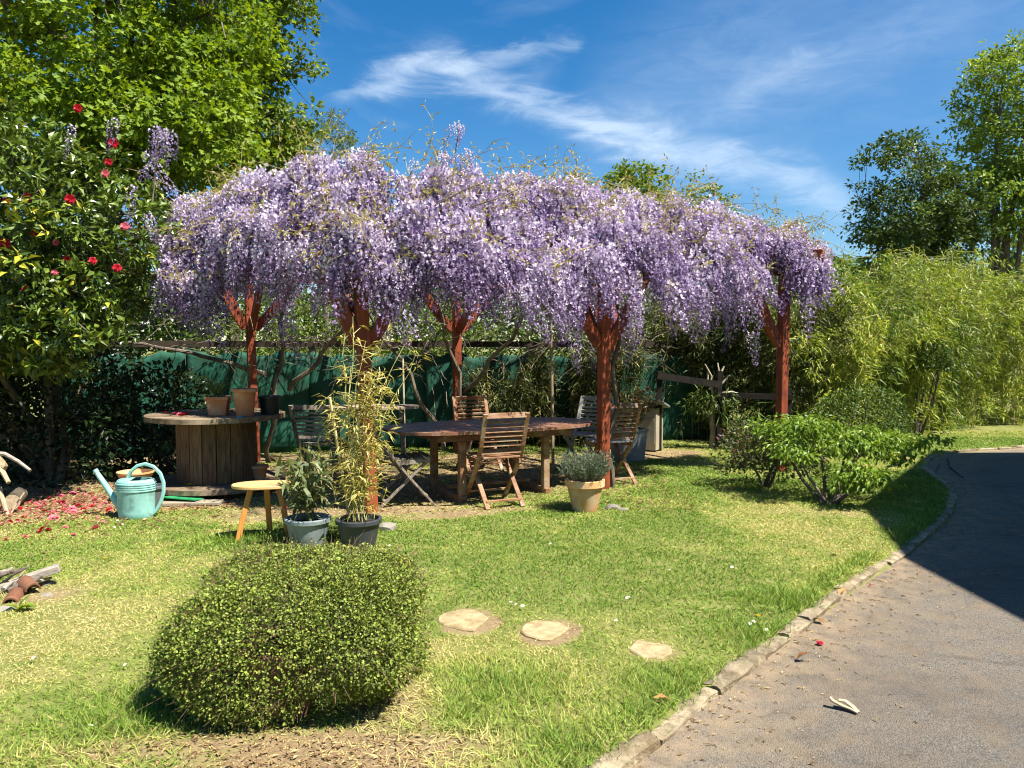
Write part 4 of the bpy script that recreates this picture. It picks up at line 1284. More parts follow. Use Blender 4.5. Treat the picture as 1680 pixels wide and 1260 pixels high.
# ================================================================== furniture under the pergola
WOOD_GREY = surf('weathered_teak', (.13, .105, .08), (.30, .255, .20), 10, (4, 4, .8), rough=.85, bump=.35, dist=.004, c3=(.10, .07, .045), s3=6)
WOOD_BROWN = surf('oiled_hardwood', (.17, .075, .035), (.32, .17, .085), 9, (.8, 4, 4), rough=.6, bump=.3, dist=.003, c3=(.34, .25, .16), s3=7)
WOOD_RED = surf('table_hardwood', (.13, .055, .03), (.24, .115, .065), 6, (.8, 5, 5), rough=.45, spec=.4, bump=.25, dist=.003, c3=(.32, .21, .14), s3=5)

def outline_planks(a, b, n, pw, z0, z1, mat, parent, name='plank', gap=.006, along='x'):
    """boards cut to a rounded outline |x/a|^p+|y/b|^p=1"""
    ys = np.linspace(-b, b, n + 1)
    for i in range(n):
        y0, y1 = ys[i] + gap / 2, ys[i + 1] - gap / 2
        yy = np.linspace(y0, y1, 5)
        xx = a * np.clip(1 - np.abs(np.clip(yy / b, -1, 1)) ** pw, 0.0004, 1) ** (1 / pw)
        poly = [(x, y) for x, y in zip(xx, yy)] + [(-x, y) for x, y in zip(xx[::-1], yy[::-1])]
        if along == 'y': poly = [(y, x) for x, y in poly][::-1]
        dz = random.uniform(-.0015, .0015)
        MB().prism(poly, z0 + dz, z1 + dz).build(name, mat, parent)

def make_chair(name, label, loc, rz, mat, upright='horizontal', recline=0.0, group='folding chairs around the garden table', seat_mat=None):
    c = empty(name, loc, rz); tag(c, label, 'chair', group)
    hw = .215
    sp = [(-.30 - recline, .90), (-.245 - recline * .7, .74), (-.19 - recline * .3, .58), (-.115, .44), (0.02, .27), (.16, .11), (.255, 0)]
    def stile_at(z):
        zs = [p[1] for p in sp][::-1]; ys = [p[0] for p in sp][::-1]
        return float(np.interp(z, zs, ys))
    for s in (-1, 1):
        MB().sweep([(s * hw, y, z) for y, z in sp], .022, .045, up=(1, 0, 0)).build('stile', mat, c, bevel=.003)
        MB().sweep([(s * (hw - .035), .205, .445), (s * (hw - .035), -.04, .22), (s * (hw - .035), -.275, 0)], .022, .045, up=(1, 0, 0)).build('leg', mat, c, bevel=.003)
        MB().bar((s * (hw - .016), -.16, .425), (s * (hw - .016), .215, .44), .018, .04).build('seat_rail', mat, c)
    if upright == 'horizontal':
        z = .50
        for k in range(8):
            h = .055 if k in (0, 7) else .026
            y = stile_at(z + h / 2)
            MB().box((0, y, z + h / 2), (2 * hw - .02, .014, h), Matrix.Rotation(-.33, 3, 'X')).build('back_slat', mat, c, bevel=.002)
            z += h + .020
    else:
        for z, h in ((.49, .05), (.86, .06)):
            MB().box((0, stile_at(z), z), (2 * hw - .02, .018, h), Matrix.Rotation(-.33, 3, 'X')).build('back_rail', mat, c, bevel=.002)
        for k in range(11):
            x = -hw + .035 + k * (2 * hw - .07) / 10
            MB().bar((x, stile_at(.51), .51), (x, stile_at(.84), .84), .022, .012, up=(0, 1, 0)).build('back_slat', mat, c)
    for k in range(7):
        y = -.165 + k * .062
        MB().box((0, y, .452 + .006 * abs(k - 3)), (2 * hw - .05, .046, .016)).build('seat_slat', seat_mat or mat, c, bevel=.002)
    MB().bar((-hw, stile_at(.10), .10), (hw, stile_at(.10), .10), .04, .018).build('stretcher', mat, c)
    MB().bar((-hw + .035, -.215, .065), (hw - .035, -.215, .065), .045, .016).build('stretcher', mat, c)
    return c

def build_table():
    a = R(28)
    t = empty('garden_table', (-.22, 8.08, 0), a); tag(t, 'long oval red brown slatted garden table under the pergola', 'table')
    outline_planks(1.14, .58, 11, 3.0, .715, .742, WOOD_RED, t)
    for (p, q) in (((-.75, -.40), (.75, -.40)), ((-.75, .40), (.75, .40)), ((-.75, -.40), (-.75, .40)), ((.75, -.40), (.75, .40))):
        MB().bar((*p, .672), (*q, .672), .025, .075).build('apron', WOOD_RED, t, bevel=.003)
    for x in (-.5, .45):
        for y in (-.36, .36):
            MB().bar((x, y, 0), (x, y, .63), .07, .07, up=(0, 1, 0)).build('leg', WOOD_BROWN, t, bevel=.005)
        MB().bar((x, -.42, .05), (x, .42, .05), .06, .08).build('foot_rail', WOOD_BROWN, t, bevel=.005)
    MB().bar((-.5, 0, .12), (.45, 0, .12), .07, .03).build('stretcher', WOOD_BROWN, t)
build_table()

make_chair('folding_chair', 'brown slatted folding chair with its back turned, before the table', (-.17, 7.44, gz(-.17, 7.44)), R(24), WOOD_BROWN)
make_chair('folding_chair', 'grey folding chair with upright back slats at the left table end', (-1.06, 7.5, gz(-1.06, 7.5)), R(-70), WOOD_GREY, 'vertical', .12)
make_chair('folding_chair', 'dark folding chair beside the cable spool', (-2.12, 8.55, gz(-2.12, 8.55)), R(-14), WOOD_GREY)
make_chair('folding_chair', 'folding chair at the far side of the table near the back post', (-.42, 9.55, gz(-.42, 9.55)), R(205), WOOD_BROWN)
make_chair('folding_chair', 'pale grey reclined folding chair behind the right table end', (.90, 9.25, gz(.9, 9.25)), R(150), surf('silver_teak', (.26, .25, .23), (.42, .41, .38), 10, (4, 4, .8), rough=.85), recline=.05)
make_chair('folding_chair', 'folding chair behind the red post beside the lavender pot', (1.10, 8.66, gz(1.1, 8.66)), R(24), WOOD_BROWN, seat_mat=surf('silver_teak', (.26, .25, .23), (.42, .41, .38), 10))

def build_spool():
    s = empty('cable_spool', (-3.14, 8.15, 0)); tag(s, 'upended wooden cable spool used as a table', 'spool table')
    w = surf('spool_wood', (.10, .068, .04), (.24, .175, .11), 8, (1, 5, 5), rough=.85, bump=.4, dist=.005, c3=(.30, .23, .15), s3=3)
    wd = surf('spool_stave_wood', (.085, .05, .025), (.20, .125, .065), 8, (5, 5, .7), rough=.85, bump=.45, dist=.005)
    for z in (.10, .80):
        outline_planks(.70, .70, 9, 2.0, z, z + .05, w, s, 'flange_plank')
    MB().lathe([(.60, .075), (.60, .098)], 24).build('inner_flange', w, s)
    n = 18
    for k in range(n):
        a = 2 * math.pi * k / n; M = Matrix.Rotation(a, 3, 'Z')
        MB().box((.385 * math.cos(a), .385 * math.sin(a), .475), (.028, 2 * .385 * math.tan(math.pi / n) - .006, .648), M).build('stave', wd, s, bevel=.003)
    for x, y in ((-.4, -.3), (.4, -.3), (0, .45)):
        MB().box((x, y, .035), (.5, .12, .078)).build('foot_block', wd, s)
    for k in range(6):
        a = k * math.pi / 3 + .3
        MB().lathe([(.018, .85), (.018, .862), (0, .866)], 8, c=(.28 * math.cos(a), .28 * math.sin(a), 0)).build('bolt', flat('rusty_steel', (.12, .07, .05), .6), s)
build_spool()

TERRA = surf('terracotta', (.40, .155, .065), (.52, .24, .11), 5, rough=.85, bump=.15, dist=.003, c3=(.50, .36, .24), s3=5)
TERRA_L = surf('terracotta_light', (.52, .26, .10), (.62, .36, .17), 4, rough=.85, bump=.12, dist=.003, c3=(.60, .45, .28), s3=4)
BLACKPL = flat('black_plastic', (.012, .013, .014), .45, .4)
SOIL = surf('potting_soil', (.02, .014, .009), (.06, .042, .028), 30, rough=1, bump=.8)

def round_pot(name, label, loc, r_top, r_bot, h, mat, cat='pot', rim=.04, plant=None, group=None, rimw=.014):
    p = empty(name, loc); tag(p, label, cat, group)
    MB().lathe([(r_bot, 0), (r_bot + (r_top - r_bot) * .9, h - rim), (r_top - .004, h - rim)], 30).build('body', mat, p, smooth=True)
    MB().lathe([(r_top + rimw * .3, h - rim - .001), (r_top + rimw, h - rim + .004), (r_top + rimw, h - .004), (r_top + rimw - .006, h), (r_top - .012, h), (r_top - .022, h - .05)], 30).build('rim', mat, p, smooth=True)
    MB().lathe([(r_top - .012, h - .045), (r_top * .5, h - .03), (0, h - .028)], 20).build('soil', SOIL, p)
    return p

def stems_plant(name, label, base, z0, n, hgt, spread, leafL, leafW, mat, kind='dia', per=12, cat='plant', stem_mat=None, curve=.3, as_parts=False, up=.4, r=.002):
    p = empty(name, base); tag(p, label, cat)
    A, B, P, O = [], [], [], []
    for k in range(n):
        a = rng.uniform(0, 6.28); o = np.array([math.cos(a), math.sin(a), 0]); s0 = o * spread * .25 * rng.random()
        hh = hgt * rng.uniform(.6, 1.05); ts = np.linspace(0, 1, 6)
        pts = s0 + np.array([0, 0, z0]) + o * (spread * rng.uniform(.3, 1) * ts ** 1.6)[:, None] + np.stack([0 * ts, 0 * ts, hh * (ts - curve * .3 * ts ** 3)], 1) + rng.normal(size=(6, 3)) * .006
        A += list(pts[:-1]); B += list(pts[1:])
        tt = rng.uniform(.2, 1, per)
        q = np.stack([np.interp(tt, ts, pts[:, j]) for j in range(3)], 1)
        P.append(q); O.append(np.repeat(o[None], per, 0))
    P = np.concatenate(P); O = np.concatenate(O); m = len(P)
    D = rng.normal(size=(m, 3)) * .7 + O * .3; D[:, 2] += up
    U = rng.normal(size=(m, 3)) * .5; U[:, 2] += .8
    L = leafL * rng.uniform(.6, 1.2, m); W = leafW * rng.uniform(.7, 1.2, m); tint = rng.random(m)
    if as_parts:
        for i in range(m):
            V, F, T = leaves(P[i:i + 1], D[i:i + 1], U[i:i + 1], L[i], W[i], kind, tint[i:i + 1])
            np_mesh('leaf', V, F, mat, p, T)
    else:
        V, F, T = leaves(P, D, U, L, W, kind, tint); o = np_mesh('foliage', V, F, mat, p, T); o['kind'] = 'stuff'
    V, F, T = twig_strips(A, B, r); o = np_mesh('stems', V, F, stem_mat or surf('green_stem', (.10, .12, .03), (.2, .2, .07), 12), p); o['kind'] = 'stuff'
    return p

def on_spool():
    z = .852
    # square terracotta planter with a herb
    c = at(359, 680, 7.95); p = empty('square_planter', (c.x, 7.95, z), .15); tag(p, 'square terracotta planter on the cable spool', 'planter')
    vs = []; MBb = MB()
    for w, zz in ((.082, 0), (.105, .16)):
        vs += [(-w, -w, zz), (w, -w, zz), (w, w, zz), (-w, w, zz)]
    MBb.add(vs, [(3, 2, 1, 0), (0, 1, 5, 4), (1, 2, 6, 5), (2, 3, 7, 6), (3, 0, 4, 7)]).build('body', TERRA, p)
    rim = MB()
    for s, (x, y, sx, sy) in enumerate(((0, -.108, .232, .016), (0, .108, .232, .016), (-.108, 0, .016, .2), (.108, 0, .016, .2))):
        rim.box((x, y, .175), (sx, sy, .036))
    rim.build('rim', TERRA, p, bevel=.003)
    MB().box((0, 0, .165), (.198, .198, .01)).build('soil', SOIL, p)
    stems_plant('herb', 'bushy green herb growing in the square planter', (c.x, 7.95, z), .17, 34, .22, .19, .03, .011, leaf_mat('herb_leaf', (.06, .11, .03), (.19, .25, .07), .3, .5), per=16)
    c = at(402, 680, 7.85); round_pot('terracotta_pot', 'tall round terracotta pot beside the square planter on the spool', (c.x, 7.85, z), .112, .085, .28, TERRA)
    stems_plant('dry_plant', 'sparse bare stalks standing in the round pot on the spool', (c.x, 7.85, z), .25, 13, .42, .26, .03, .007, leaf_mat('dry_leaf', (.16, .13, .06), (.32, .27, .12), .3, .6), per=5, r=.0025)
    c = at(443, 680, 8.1); round_pot('black_pot', 'black plastic pot at the right edge of the spool top', (c.x, 8.1, z), .11, .09, .19, BLACKPL, rim=.03)
    c = at(394, 685, 7.62); o = MB().lathe([(.034, 0), (.034, .012), (.03, .016), (0, .016)], 16).build('jar_lid', flat('blue_lid', (.03, .16, .28), .4), None, loc=(c.x, 7.62, z + .001)); tag(o, 'small blue jar lid lying on the spool top', 'lid')
    c = ground(426, 786, .15); round_pot('terracotta_pot', 'small terracotta pot on the lower flange of the spool', (c.x, c.y, .152), .082, .06, .15, TERRA, rim=.035)
    c = ground(311, 797, .15); o = leaves(np.array([[0, 0, .0]]), [[1, .2, .1]], [[0, 0, 1]], .10, .06, 'leaf', np.array([.5])); o = np_mesh('yellow_leaf', o[0], o[1], leaf_mat('yellow_fallen', (.7, .45, .02), (.8, .55, .03), .2), None, o[2], loc=(c.x - .05, c.y, .155)); tag(o, 'single yellow leaf on the lower flange of the spool', 'leaf')
on_spool()

def watering_can():
    g = ground(219, 858); w = empty('watering_can', (g.x, g.y + .06, gz(g.x, g.y)), R(-3)); tag(w, 'mint green plastic watering can on the lawn', 'watering can')
    m = surf('mint_plastic', (.20, .47, .42), (.36, .62, .55), 5, rough=.5, spec=.35, bump=.08, dist=.003, c3=(.17, .33, .28), s3=11)
    prof = [(.150, 0), (.156, .008), (.158, .05), (.165, .235)]
    for k in range(4):
        z = .238 + k * .019
        prof += [(.166, z), (.174, z + .003), (.174, z + .012), (.166, z + .015)]
    prof += [(.166, .318), (.158, .332), (.14, .340), (.13, .340), (.13, .30)]
    MB().lathe(prof, 40, 1, .78).build('body', m, w, smooth=True)
    # half lid over the front of the opening
    vs = [(0.0, 0, .356)]; n = 20
    for k in range(n + 1):
        a = math.pi / 2 + math.pi * k / n
        vs.append((.15 * math.cos(a), .15 * .78 * math.sin(a), .338))
    MB().add(vs, [(0, k + 1, k + 2) for k in range(n)]).build('half_lid', m, w, smooth=True)
    sp = [(-.14, 0, .07), (-.20, 0, .16), (-.30, 0, .31), (-.365, 0, .405)]
    MB().tube(sp, [.034, .029, .024, .020], 16, cap=False).build('spout', m, w, smooth=True)
    MB().tube([(-.355, 0, .392), (-.372, 0, .418)], [.023, .023], 16).build('spout_collar', m, w, smooth=True)
    MB().sweep([(-.155, 0, .20), (-.225, 0, .205)], .012, .035).build('spout_brace', m, w)
    hd = [(-.075, 0, .345), (-.04, 0, .41), (.02, 0, .458), (.09, 0, .475), (.165, 0, .45), (.225, 0, .39), (.252, 0, .31), (.25, 0, .22), (.222, 0, .13), (.185, 0, .06), (.15, 0, .03)]
    MB().sweep(hd, .03, .024, up=(0, 1, 0)).build('handle', m, w, bevel=.006, smooth=True)
watering_can()

def by_the_can():
    g = Vector((-3.72, 7.55, 0))
    round_pot('black_pot', 'black pot behind the watering can under the clay saucer', (g.x, g.y, gz(g.x, g.y)), .13, .11, .20, BLACKPL, rim=.03)
    o = MB().lathe([(.10, 0), (.155, .055), (.165, .085), (.172, .085), (.172, .1), (.158, .1), (.145, .06), (.09, .02), (0, .02)], 30).build('clay_saucer', TERRA_L, None, smooth=True, loc=(g.x, g.y, gz(g.x, g.y) + .202)); tag(o, 'wide terracotta saucer behind the watering can', 'saucer')
    q = Vector((-3.42, 7.25, 0)); round_pot('grey_pot', 'grey plastic pot tucked behind the watering can handle', (q.x, q.y, gz(q.x, q.y)), .10, .085, .21, flat('grey_plastic', (.10, .11, .12), .5), rim=.03)
    o = MB().box((0, 0, .02), (.62, .16, .03)).build('plank', surf('grey_plank', (.26, .21, .15), (.42, .36, .27), 8, (.8, 5, 5)), None, bevel=.004, loc=(-3.12, 7.36, gz(-3.1, 7.36))); o.rotation_euler = (0, 0, R(4)); tag(o, 'pale plank on the ground before the spool', 'plank')
    o = MB().box((0, 0, .006), (.34, .16, .01)).build('green_panel', flat('green_panel', (.03, .30, .11), .5), None, loc=(-3.2, 7.42, gz(-3.2, 7.42) + .052)); o.rotation_euler = (R(-6), R(3), R(-8)); tag(o, 'thin green plastic sheet lying on the pale plank', 'panel')
by_the_can()

def small_stool():
    s = empty('low_stool', (-1.95, 6.03, gz(-1.95, 6.03) - .01), R(10)); tag(s, 'small three legged wooden stool with a yellow oval top', 'stool')
    top = surf('pine_top', (.62, .36, .12), (.74, .50, .22), 5, (.7, 5, 5), rough=.5, bump=.1, dist=.002)
    leg = surf('orange_leg', (.42, .17, .035), (.55, .25, .06), 6, (5, 5, .8), rough=.5, bump=.1)
    poly = []
    for k in range(36):
        a = 2 * math.pi * k / 36; poly.append((.255 * math.copysign(abs(math.cos(a)) ** .9, math.cos(a)), .15 * math.sin(a)))
    MB().prism(poly, .422, .45).build('top', top, s, bevel=.006)
    for (x, y, fx, fy) in ((-.10, -.05, -.20, -.10), (.11, -.04, .19, -.08), (.0, .07, .01, .17)):
        MB().sweep([(x, y, .422), (x + (fx - x) * .45, y + (fy - y) * .45, .25), (fx, fy, 0)], .042, .03, up=(0, 1, 0)).build('leg', leg, s, bevel=.004)
small_stool()

def tubs():
    for (x, y, lab, mat, nm) in ((-1.57, 5.86, 'grey blue planter tub with leafy stems left of the bamboo tub', surf('grey_tub', (.17, .21, .22), (.30, .34, .34), 5, rough=.55, c3=(.14, .16, .15), s3=9), 'tub'), (-1.175, 5.84, 'dark grey planter tub holding the tied bamboo', flat('charcoal_tub', (.045, .05, .055), .45, .4), 'tub')):
        p = round_pot('planter_tub', lab, (x, y, gz(x, y)), .165, .125, .215, mat, 'tub', rim=.035, rimw=.012)
    M_OL = leaf_mat('oleander_leaf', (.075, .105, .035), (.24, .27, .11), .3, .45, .35, third=(.36, .29, .15))
    stems_plant('leafy_plant', 'drooping lance leaved plant in the grey blue tub', (-1.57, 5.86, gz(-1.57, 5.86)), .19, 17, .62, .26, .17, .028, M_OL, 'strap', per=14, as_parts=True, up=.15, r=.004)
    # bamboo in the dark tub
    b = np.array([-1.16, 5.84, gz(-1.18, 5.84)])
    t = empty('potted_bamboo', tuple(b)); tag(t, 'thin yellowing bamboo in the dark tub before the red post', 'bamboo')
    A, B, LP, LD = [], [], [], []
    tops = [(565, 545), (583, 520), (600, 560), (640, 525), (665, 560), (622, 600), (548, 640), (690, 575), (612, 640), (630, 690), (575, 600), (600, 700), (642, 620)]
    for k, (x, y) in enumerate(tops):
        top = np.array(at(x, y, 5.95 + .2 * rng.random())) - b
        p0 = np.array([rng.uniform(-.06, .09), rng.uniform(-.08, .08), .2])
        ts = np.linspace(0, 1, 9)
        bow = np.array([-.05, 0, 0]) if x < 600 else np.array([-.10, 0, .0])
        pts = p0 + (top - p0) * ts[:, None] + bow * np.sin(ts * math.pi)[:, None] + rng.normal(size=(9, 3)) * .008
        A += list(pts[:-1]); B += list(pts[1:])
        m = 20 if y < 600 else 26
        tt = rng.uniform(.12, 1, m); q = np.stack([np.interp(tt, ts, pts[:, j]) for j in range(3)], 1)
        off = runit(m) * np.array([1, 1, .5]); e = q + off * rng.uniform(.03, .16, (m, 1)); A += list(q); B += list(e)
        kk = rng.integers(2, 6, m)
        LP.append(np.repeat(e, kk, 0) + rng.normal(size=(kk.sum(), 3)) * .012); LD.append(np.repeat(off, kk, 0))
    # the dense column of leaves on the right side
    m = 330; q = np.stack([rng.normal(size=m) * .06 + .06, rng.normal(size=m) * .05, rng.uniform(.25, 1.35, m)], 1)
    q[:, 0] += .06 * (q[:, 2] - .6)
    LP.append(q); LD.append(runit(m) * [1, .7, .3] + [.4, 0, 0])
    P = np.concatenate(LP); O = np.concatenate(LD); n = len(P)
    D = O + rng.normal(size=(n, 3)) * .4; D[:, 2] -= .15
    U = rng.normal(size=(n, 3)) * .5; U[:, 2] += .7
    V, F, T = leaves(P, D, U, .10 * rng.uniform(.5, 1.3, n), .0125 * rng.uniform(.7, 1.3, n), 'blade')
    o = np_mesh('foliage', V, F, leaf_mat('potted_bamboo_leaf', (.26, .26, .045), (.58, .50, .16), .35, .5, third=(.55, .36, .12)), t, T); o['kind'] = 'stuff'
    V, F, T = twig_strips(A, B, .0032); o = np_mesh('culms', V, F, surf('thin_culm', (.34, .32, .10), (.52, .46, .18), 10), t); o['kind'] = 'stuff'
    p, q = at(574, 850, 5.95), at(541, 652, 5.85); p.z = .20
    o = MB().tube([tuple(p), tuple(p.lerp(q, .5)), tuple(q)], [.011, .0105, .010], 10).build('bamboo_stake', surf('pale_stake', (.62, .48, .19), (.74, .62, .30), 6), None, smooth=True); tag(o, 'straight pale bamboo stake leaning in the dark tub', 'stake')
tubs()

def blob(name, label, cat, loc, r, mat, seed, group=None, sub=2):
    bm = bmesh.new(); bmesh.ops.create_icosphere(bm, subdivisions=sub, radius=1)
    co = np.array([v.co[:] for v in bm.verts]); k = .75 + .5 * vnoise(co, 1.4, seed) + .12 * (vnoise(co, 5, seed + 1) - .5)
    for v, s in zip(bm.verts, k): v.co = Vector((v.co.x * r[0] * s, v.co.y * r[1] * s, v.co.z * r[2] * s))
    me = bpy.data.meshes.new(name); bm.to_mesh(me); bm.free(); me.materials.append(mat)
    o = link_mesh(name, me, None, loc); tag(o, label, cat, group); return o
STONE = surf('pale_stone', (.17, .155, .125), (.30, .27, .225), 7, rough=.95, bump=.6, dist=.02)

def lavender_pot():
    g = ground(961, 846); z = gz(g.x, g.y + .1)
    round_pot('terracotta_pot', 'weathered orange terracotta pot of lavender at the red post', (g.x, g.y + .1, z), .172, .112, .30, TERRA_L, rim=.065)
    b = np.array([g.x, g.y + .1, z]); t = empty('lavender', tuple(b)); tag(t, 'grey green lavender filling the terracotta pot by the post', 'lavender')
    n = 420; a = rng.uniform(0, 6.28, n); rr = np.sqrt(rng.random(n)) * .13
    A = np.stack([np.cos(a) * rr, np.sin(a) * rr, np.full(n, .27)], 1)
    B = A + np.stack([np.cos(a) * rr * .9, np.sin(a) * rr * .9, rng.uniform(.12, .26, n)], 1) + rng.normal(size=(n, 3)) * .02
    V, F, T = twig_strips(A, B, .0018); o = np_mesh('stems', V, F, surf('lavender_stem', (.14, .11, .07), (.26, .22, .14), 12), t); o['kind'] = 'stuff'
    ii = np.repeat(np.arange(n), 16); m = len(ii); s = rng.uniform(.3, 1.05, m)[:, None]
    P = A[ii] + (B - A)[ii] * s; D = unit((B - A)[ii]) * 1.0 + rng.normal(size=(m, 3)) * .5
    V, F, T = leaves(P, D, rng.normal(size=(m, 3)), rng.uniform(.02, .042, m), rng.uniform(.003, .005, m), 'dia')
    o = np_mesh('foliage', V, F, leaf_mat('lavender_leaf', (.085, .125, .075), (.25, .31, .21), .2, .6, .2), t, T); o['kind'] = 'stuff'
    blob('stone', 'pale stone right of the lavender pot', 'stone', (g.x + .28, g.y + .18, .03), (.075, .06, .045), STONE, 5)
    blob('stone', 'smaller pale stone between the lavender pot and the lawn', 'stone', (g.x + .36, g.y + .1, .02), (.05, .045, .03), STONE, 6)
    q = ground(632, 880); blob('stone', 'big pale stone beside the dark planter tub', 'stone', (q.x + .0, q.y + .12, .03), (.085, .08, .065), STONE, 7)
lavender_pot()

def back_corner():
    # weathered bench top behind the potted bamboo
    b = empty('side_table', (-1.62, 8.72, 0), R(6)); tag(b, 'weathered grey side table behind the potted bamboo', 'table')
    outline_planks(.56, .24, 5, 2.6, .86, .885, surf('bleached_wood', (.40, .30, .19), (.56, .45, .31), 7, (.8, 5, 5), rough=.9), b)
    for x in (-.36, .36):
        for y in (-.14, .14):
            MB().bar((x * 1.1, y * 1.1, 0), (x, y, .86), .045, .045, up=(0, 1, 0)).build('leg', WOOD_GREY, b)
    o = MB().lathe([(.05, 0), (.11, .012), (.12, .03), (.112, .03), (.05, .008)], 20).build('white_dish', flat('white_dish', (.7, .7, .68), .4), None, smooth=True, loc=(-2.05, 8.58, gz(-2.05, 8.58) + .482)); tag(o, 'white dish on the seat of the dark chair', 'dish')
    c = at(905, 690, 9.9); o = MB().tube([(c.x + .02, 9.9, 0), (c.x, 9.9, 1.3), (c.x - .03, 9.92, 2.55)], [.022, .019, .016], 8).build('wooden_pole', surf('tan_pole', (.24, .17, .10), (.36, .27, .17), 9, (5, 5, .7)), None, smooth=True); tag(o, 'thin tan pole standing behind the table', 'pole')
    c = at(664, 640, 9.4); o = MB().tube([(c.x, 9.4, 0), (c.x - .02, 9.4, 1.45)], [.014, .012], 8).build('wooden_pole', surf('cream_pole', (.5, .42, .26), (.62, .54, .36), 9), None, smooth=True); tag(o, 'short cream cane behind the potted bamboo', 'pole')
    # grey trough with a bronze plant
    p = at(1030, 745, 10.3); z = gz(p.x, 10.3)
    tr = empty('grey_trough', (p.x, 10.3, z), R(20)); tag(tr, 'grey square planter behind the right folding chair', 'planter')
    m = surf('zinc', (.16, .17, .18), (.27, .28, .29), 4, rough=.6)
    vs = []
    for w, zz in ((.16, 0), (.19, .42)): vs += [(-w, -w, zz), (w, -w, zz), (w, w, zz), (-w, w, zz)]
    MB().add(vs, [(3, 2, 1, 0), (0, 1, 5, 4), (1, 2, 6, 5), (2, 3, 7, 6), (3, 0, 4, 7)]).build('body', m, tr)
    r_ = MB()
    for (x, y, sx, sy) in ((0, -.19, .40, .02), (0, .19, .40, .02), (-.19, 0, .02, .36), (.19, 0, .02, .36)): r_.box((x, y, .42), (sx, sy, .03))
    r_.build('rim', m, tr); MB().box((0, 0, .39), (.36, .36, .01)).build('soil', SOIL, tr)
    stems_plant('bronze_plant', 'bushy bronze green plant in the grey square planter', (p.x, 10.3, z), .39, 46, .62, .42, .09, .02, leaf_mat('bronze_leaf', (.05, .055, .025), (.20, .17, .08), .3, .45, third=(.25, .12, .06)), 'dia', per=26)
    # hutch
    h0 = at(1068, 728, 11.4); h = empty('garden_hutch', (h0.x, 11.4, gz(h0.x, 11.4)), R(-28)); tag(h, 'cream box hutch with a slanting grey lid near the bamboo', 'hutch')
    MB().box((0, 0, .33), (.26, .34, .62)).build('box', surf('cream_paint', (.26, .23, .15), (.34, .30, .21), 4), h, bevel=.006)
    MB().box((0, -.02, .70), (.46, .50, .03), Matrix.Rotation(R(-14), 3, 'X')).build('lid', surf('zinc', (.16, .17, .18), (.27, .28, .29), 4), h, bevel=.004)
    MB().box((0, -.196, .30), (.24, .014, .36)).build('door', surf('cream_paint', (.26, .23, .15), (.34, .30, .21), 4), h)
    # pruned small tree
    b0 = at(1168, 735, 11.6); t = empty('pruned_tree', (b0.x, 11.6, gz(b0.x, 11.6))); tag(t, 'little pruned tree with bare pale branch stubs', 'tree')
    pale = surf('cut_branch', (.34, .28, .20), (.52, .45, .34), 12)
    MB().tube([(0, 0, -.02), (.02, 0, .25), (-.01, 0, .5), (.03, 0, .8)], [.055, .05, .046, .04], 9).build('trunk', surf('grey_bark', (.16, .13, .1), (.3, .26, .2), 10), t, smooth=True)
    for q in ([(.03, 0, .78), (-.03, 0, .95), (-.02, 0, 1.1), (-.12, 0, 1.28)], [(.03, 0, .78), (.08, .02, .92), (.2, 0, 1.05), (.24, 0, 1.12)], [(.0, 0, .9), (-.08, 0, 1.05), (-.06, .02, 1.2)], [(.05, 0, .85), (.1, -.02, 1.1), (.07, 0, 1.3)], [(.1, 0, 1.1), (.17, 0, 1.25)], [(.05, 0, .82), (.3, .03, .86), (.45, .02, .82)]):
        MB().tube(q, list(np.linspace(.026, .009, len(q))), 7).build('branch', pale, t, smooth=True)
    (V, F, T), C = crown_leaves([(b0.x, 11.6, .75, .38, .3, .25, 1)], 26, 12, .12, .13, .02, 'blade', seed=3, droop=.5)
    bb = np.array([b0.x, 11.6, gz(b0.x, 11.6)])
    o = np_mesh('crown', V - bb, F, M_BAMT, t, T); o['kind'] = 'stuff'
    stems_plant('strap_plant', 'pale strap leaved clump beside the pruned tree', (b0.x + .45, 11.5, gz(b0.x + .45, 11.5)), 0, 16, .75, .45, .30, .022, M_BAMT, 'strap', per=7, up=-.1)
    # low dark rail fence
    f = empty('rail_fence', (2.4, 11.35, 0)); tag(f, 'low dark wooden rail fence between the post and the bamboo', 'fence')
    dk = surf('black_rail_wood', (.008, .006, .005), (.022, .016, .012), 8)
    def P_(x, y, Y): q = at(x, y, Y); return (q.x - 2.4, q.y - 11.35, q.z)
    MB().bar(P_(1078, 616, 11.3), P_(1182, 631, 11.45), .05, .10).build('rail', dk, f)
    MB().bar(P_(1180, 648, 11.45), P_(1300, 652, 11.2), .05, .08).build('rail', dk, f)
    for (x, Y) in ((1083, 11.3), (1182, 11.47), (1296, 11.2)):
        q = at(x, 640, Y); zz = 1.2 if x < 1200 else .95
        MB().bar((q.x - 2.4, Y - 11.35 + .06, -.02), (q.x - 2.4, Y - 11.35 + .06, zz), .07, .07, up=(0, 1, 0)).build('post', dk, f)
back_corner()

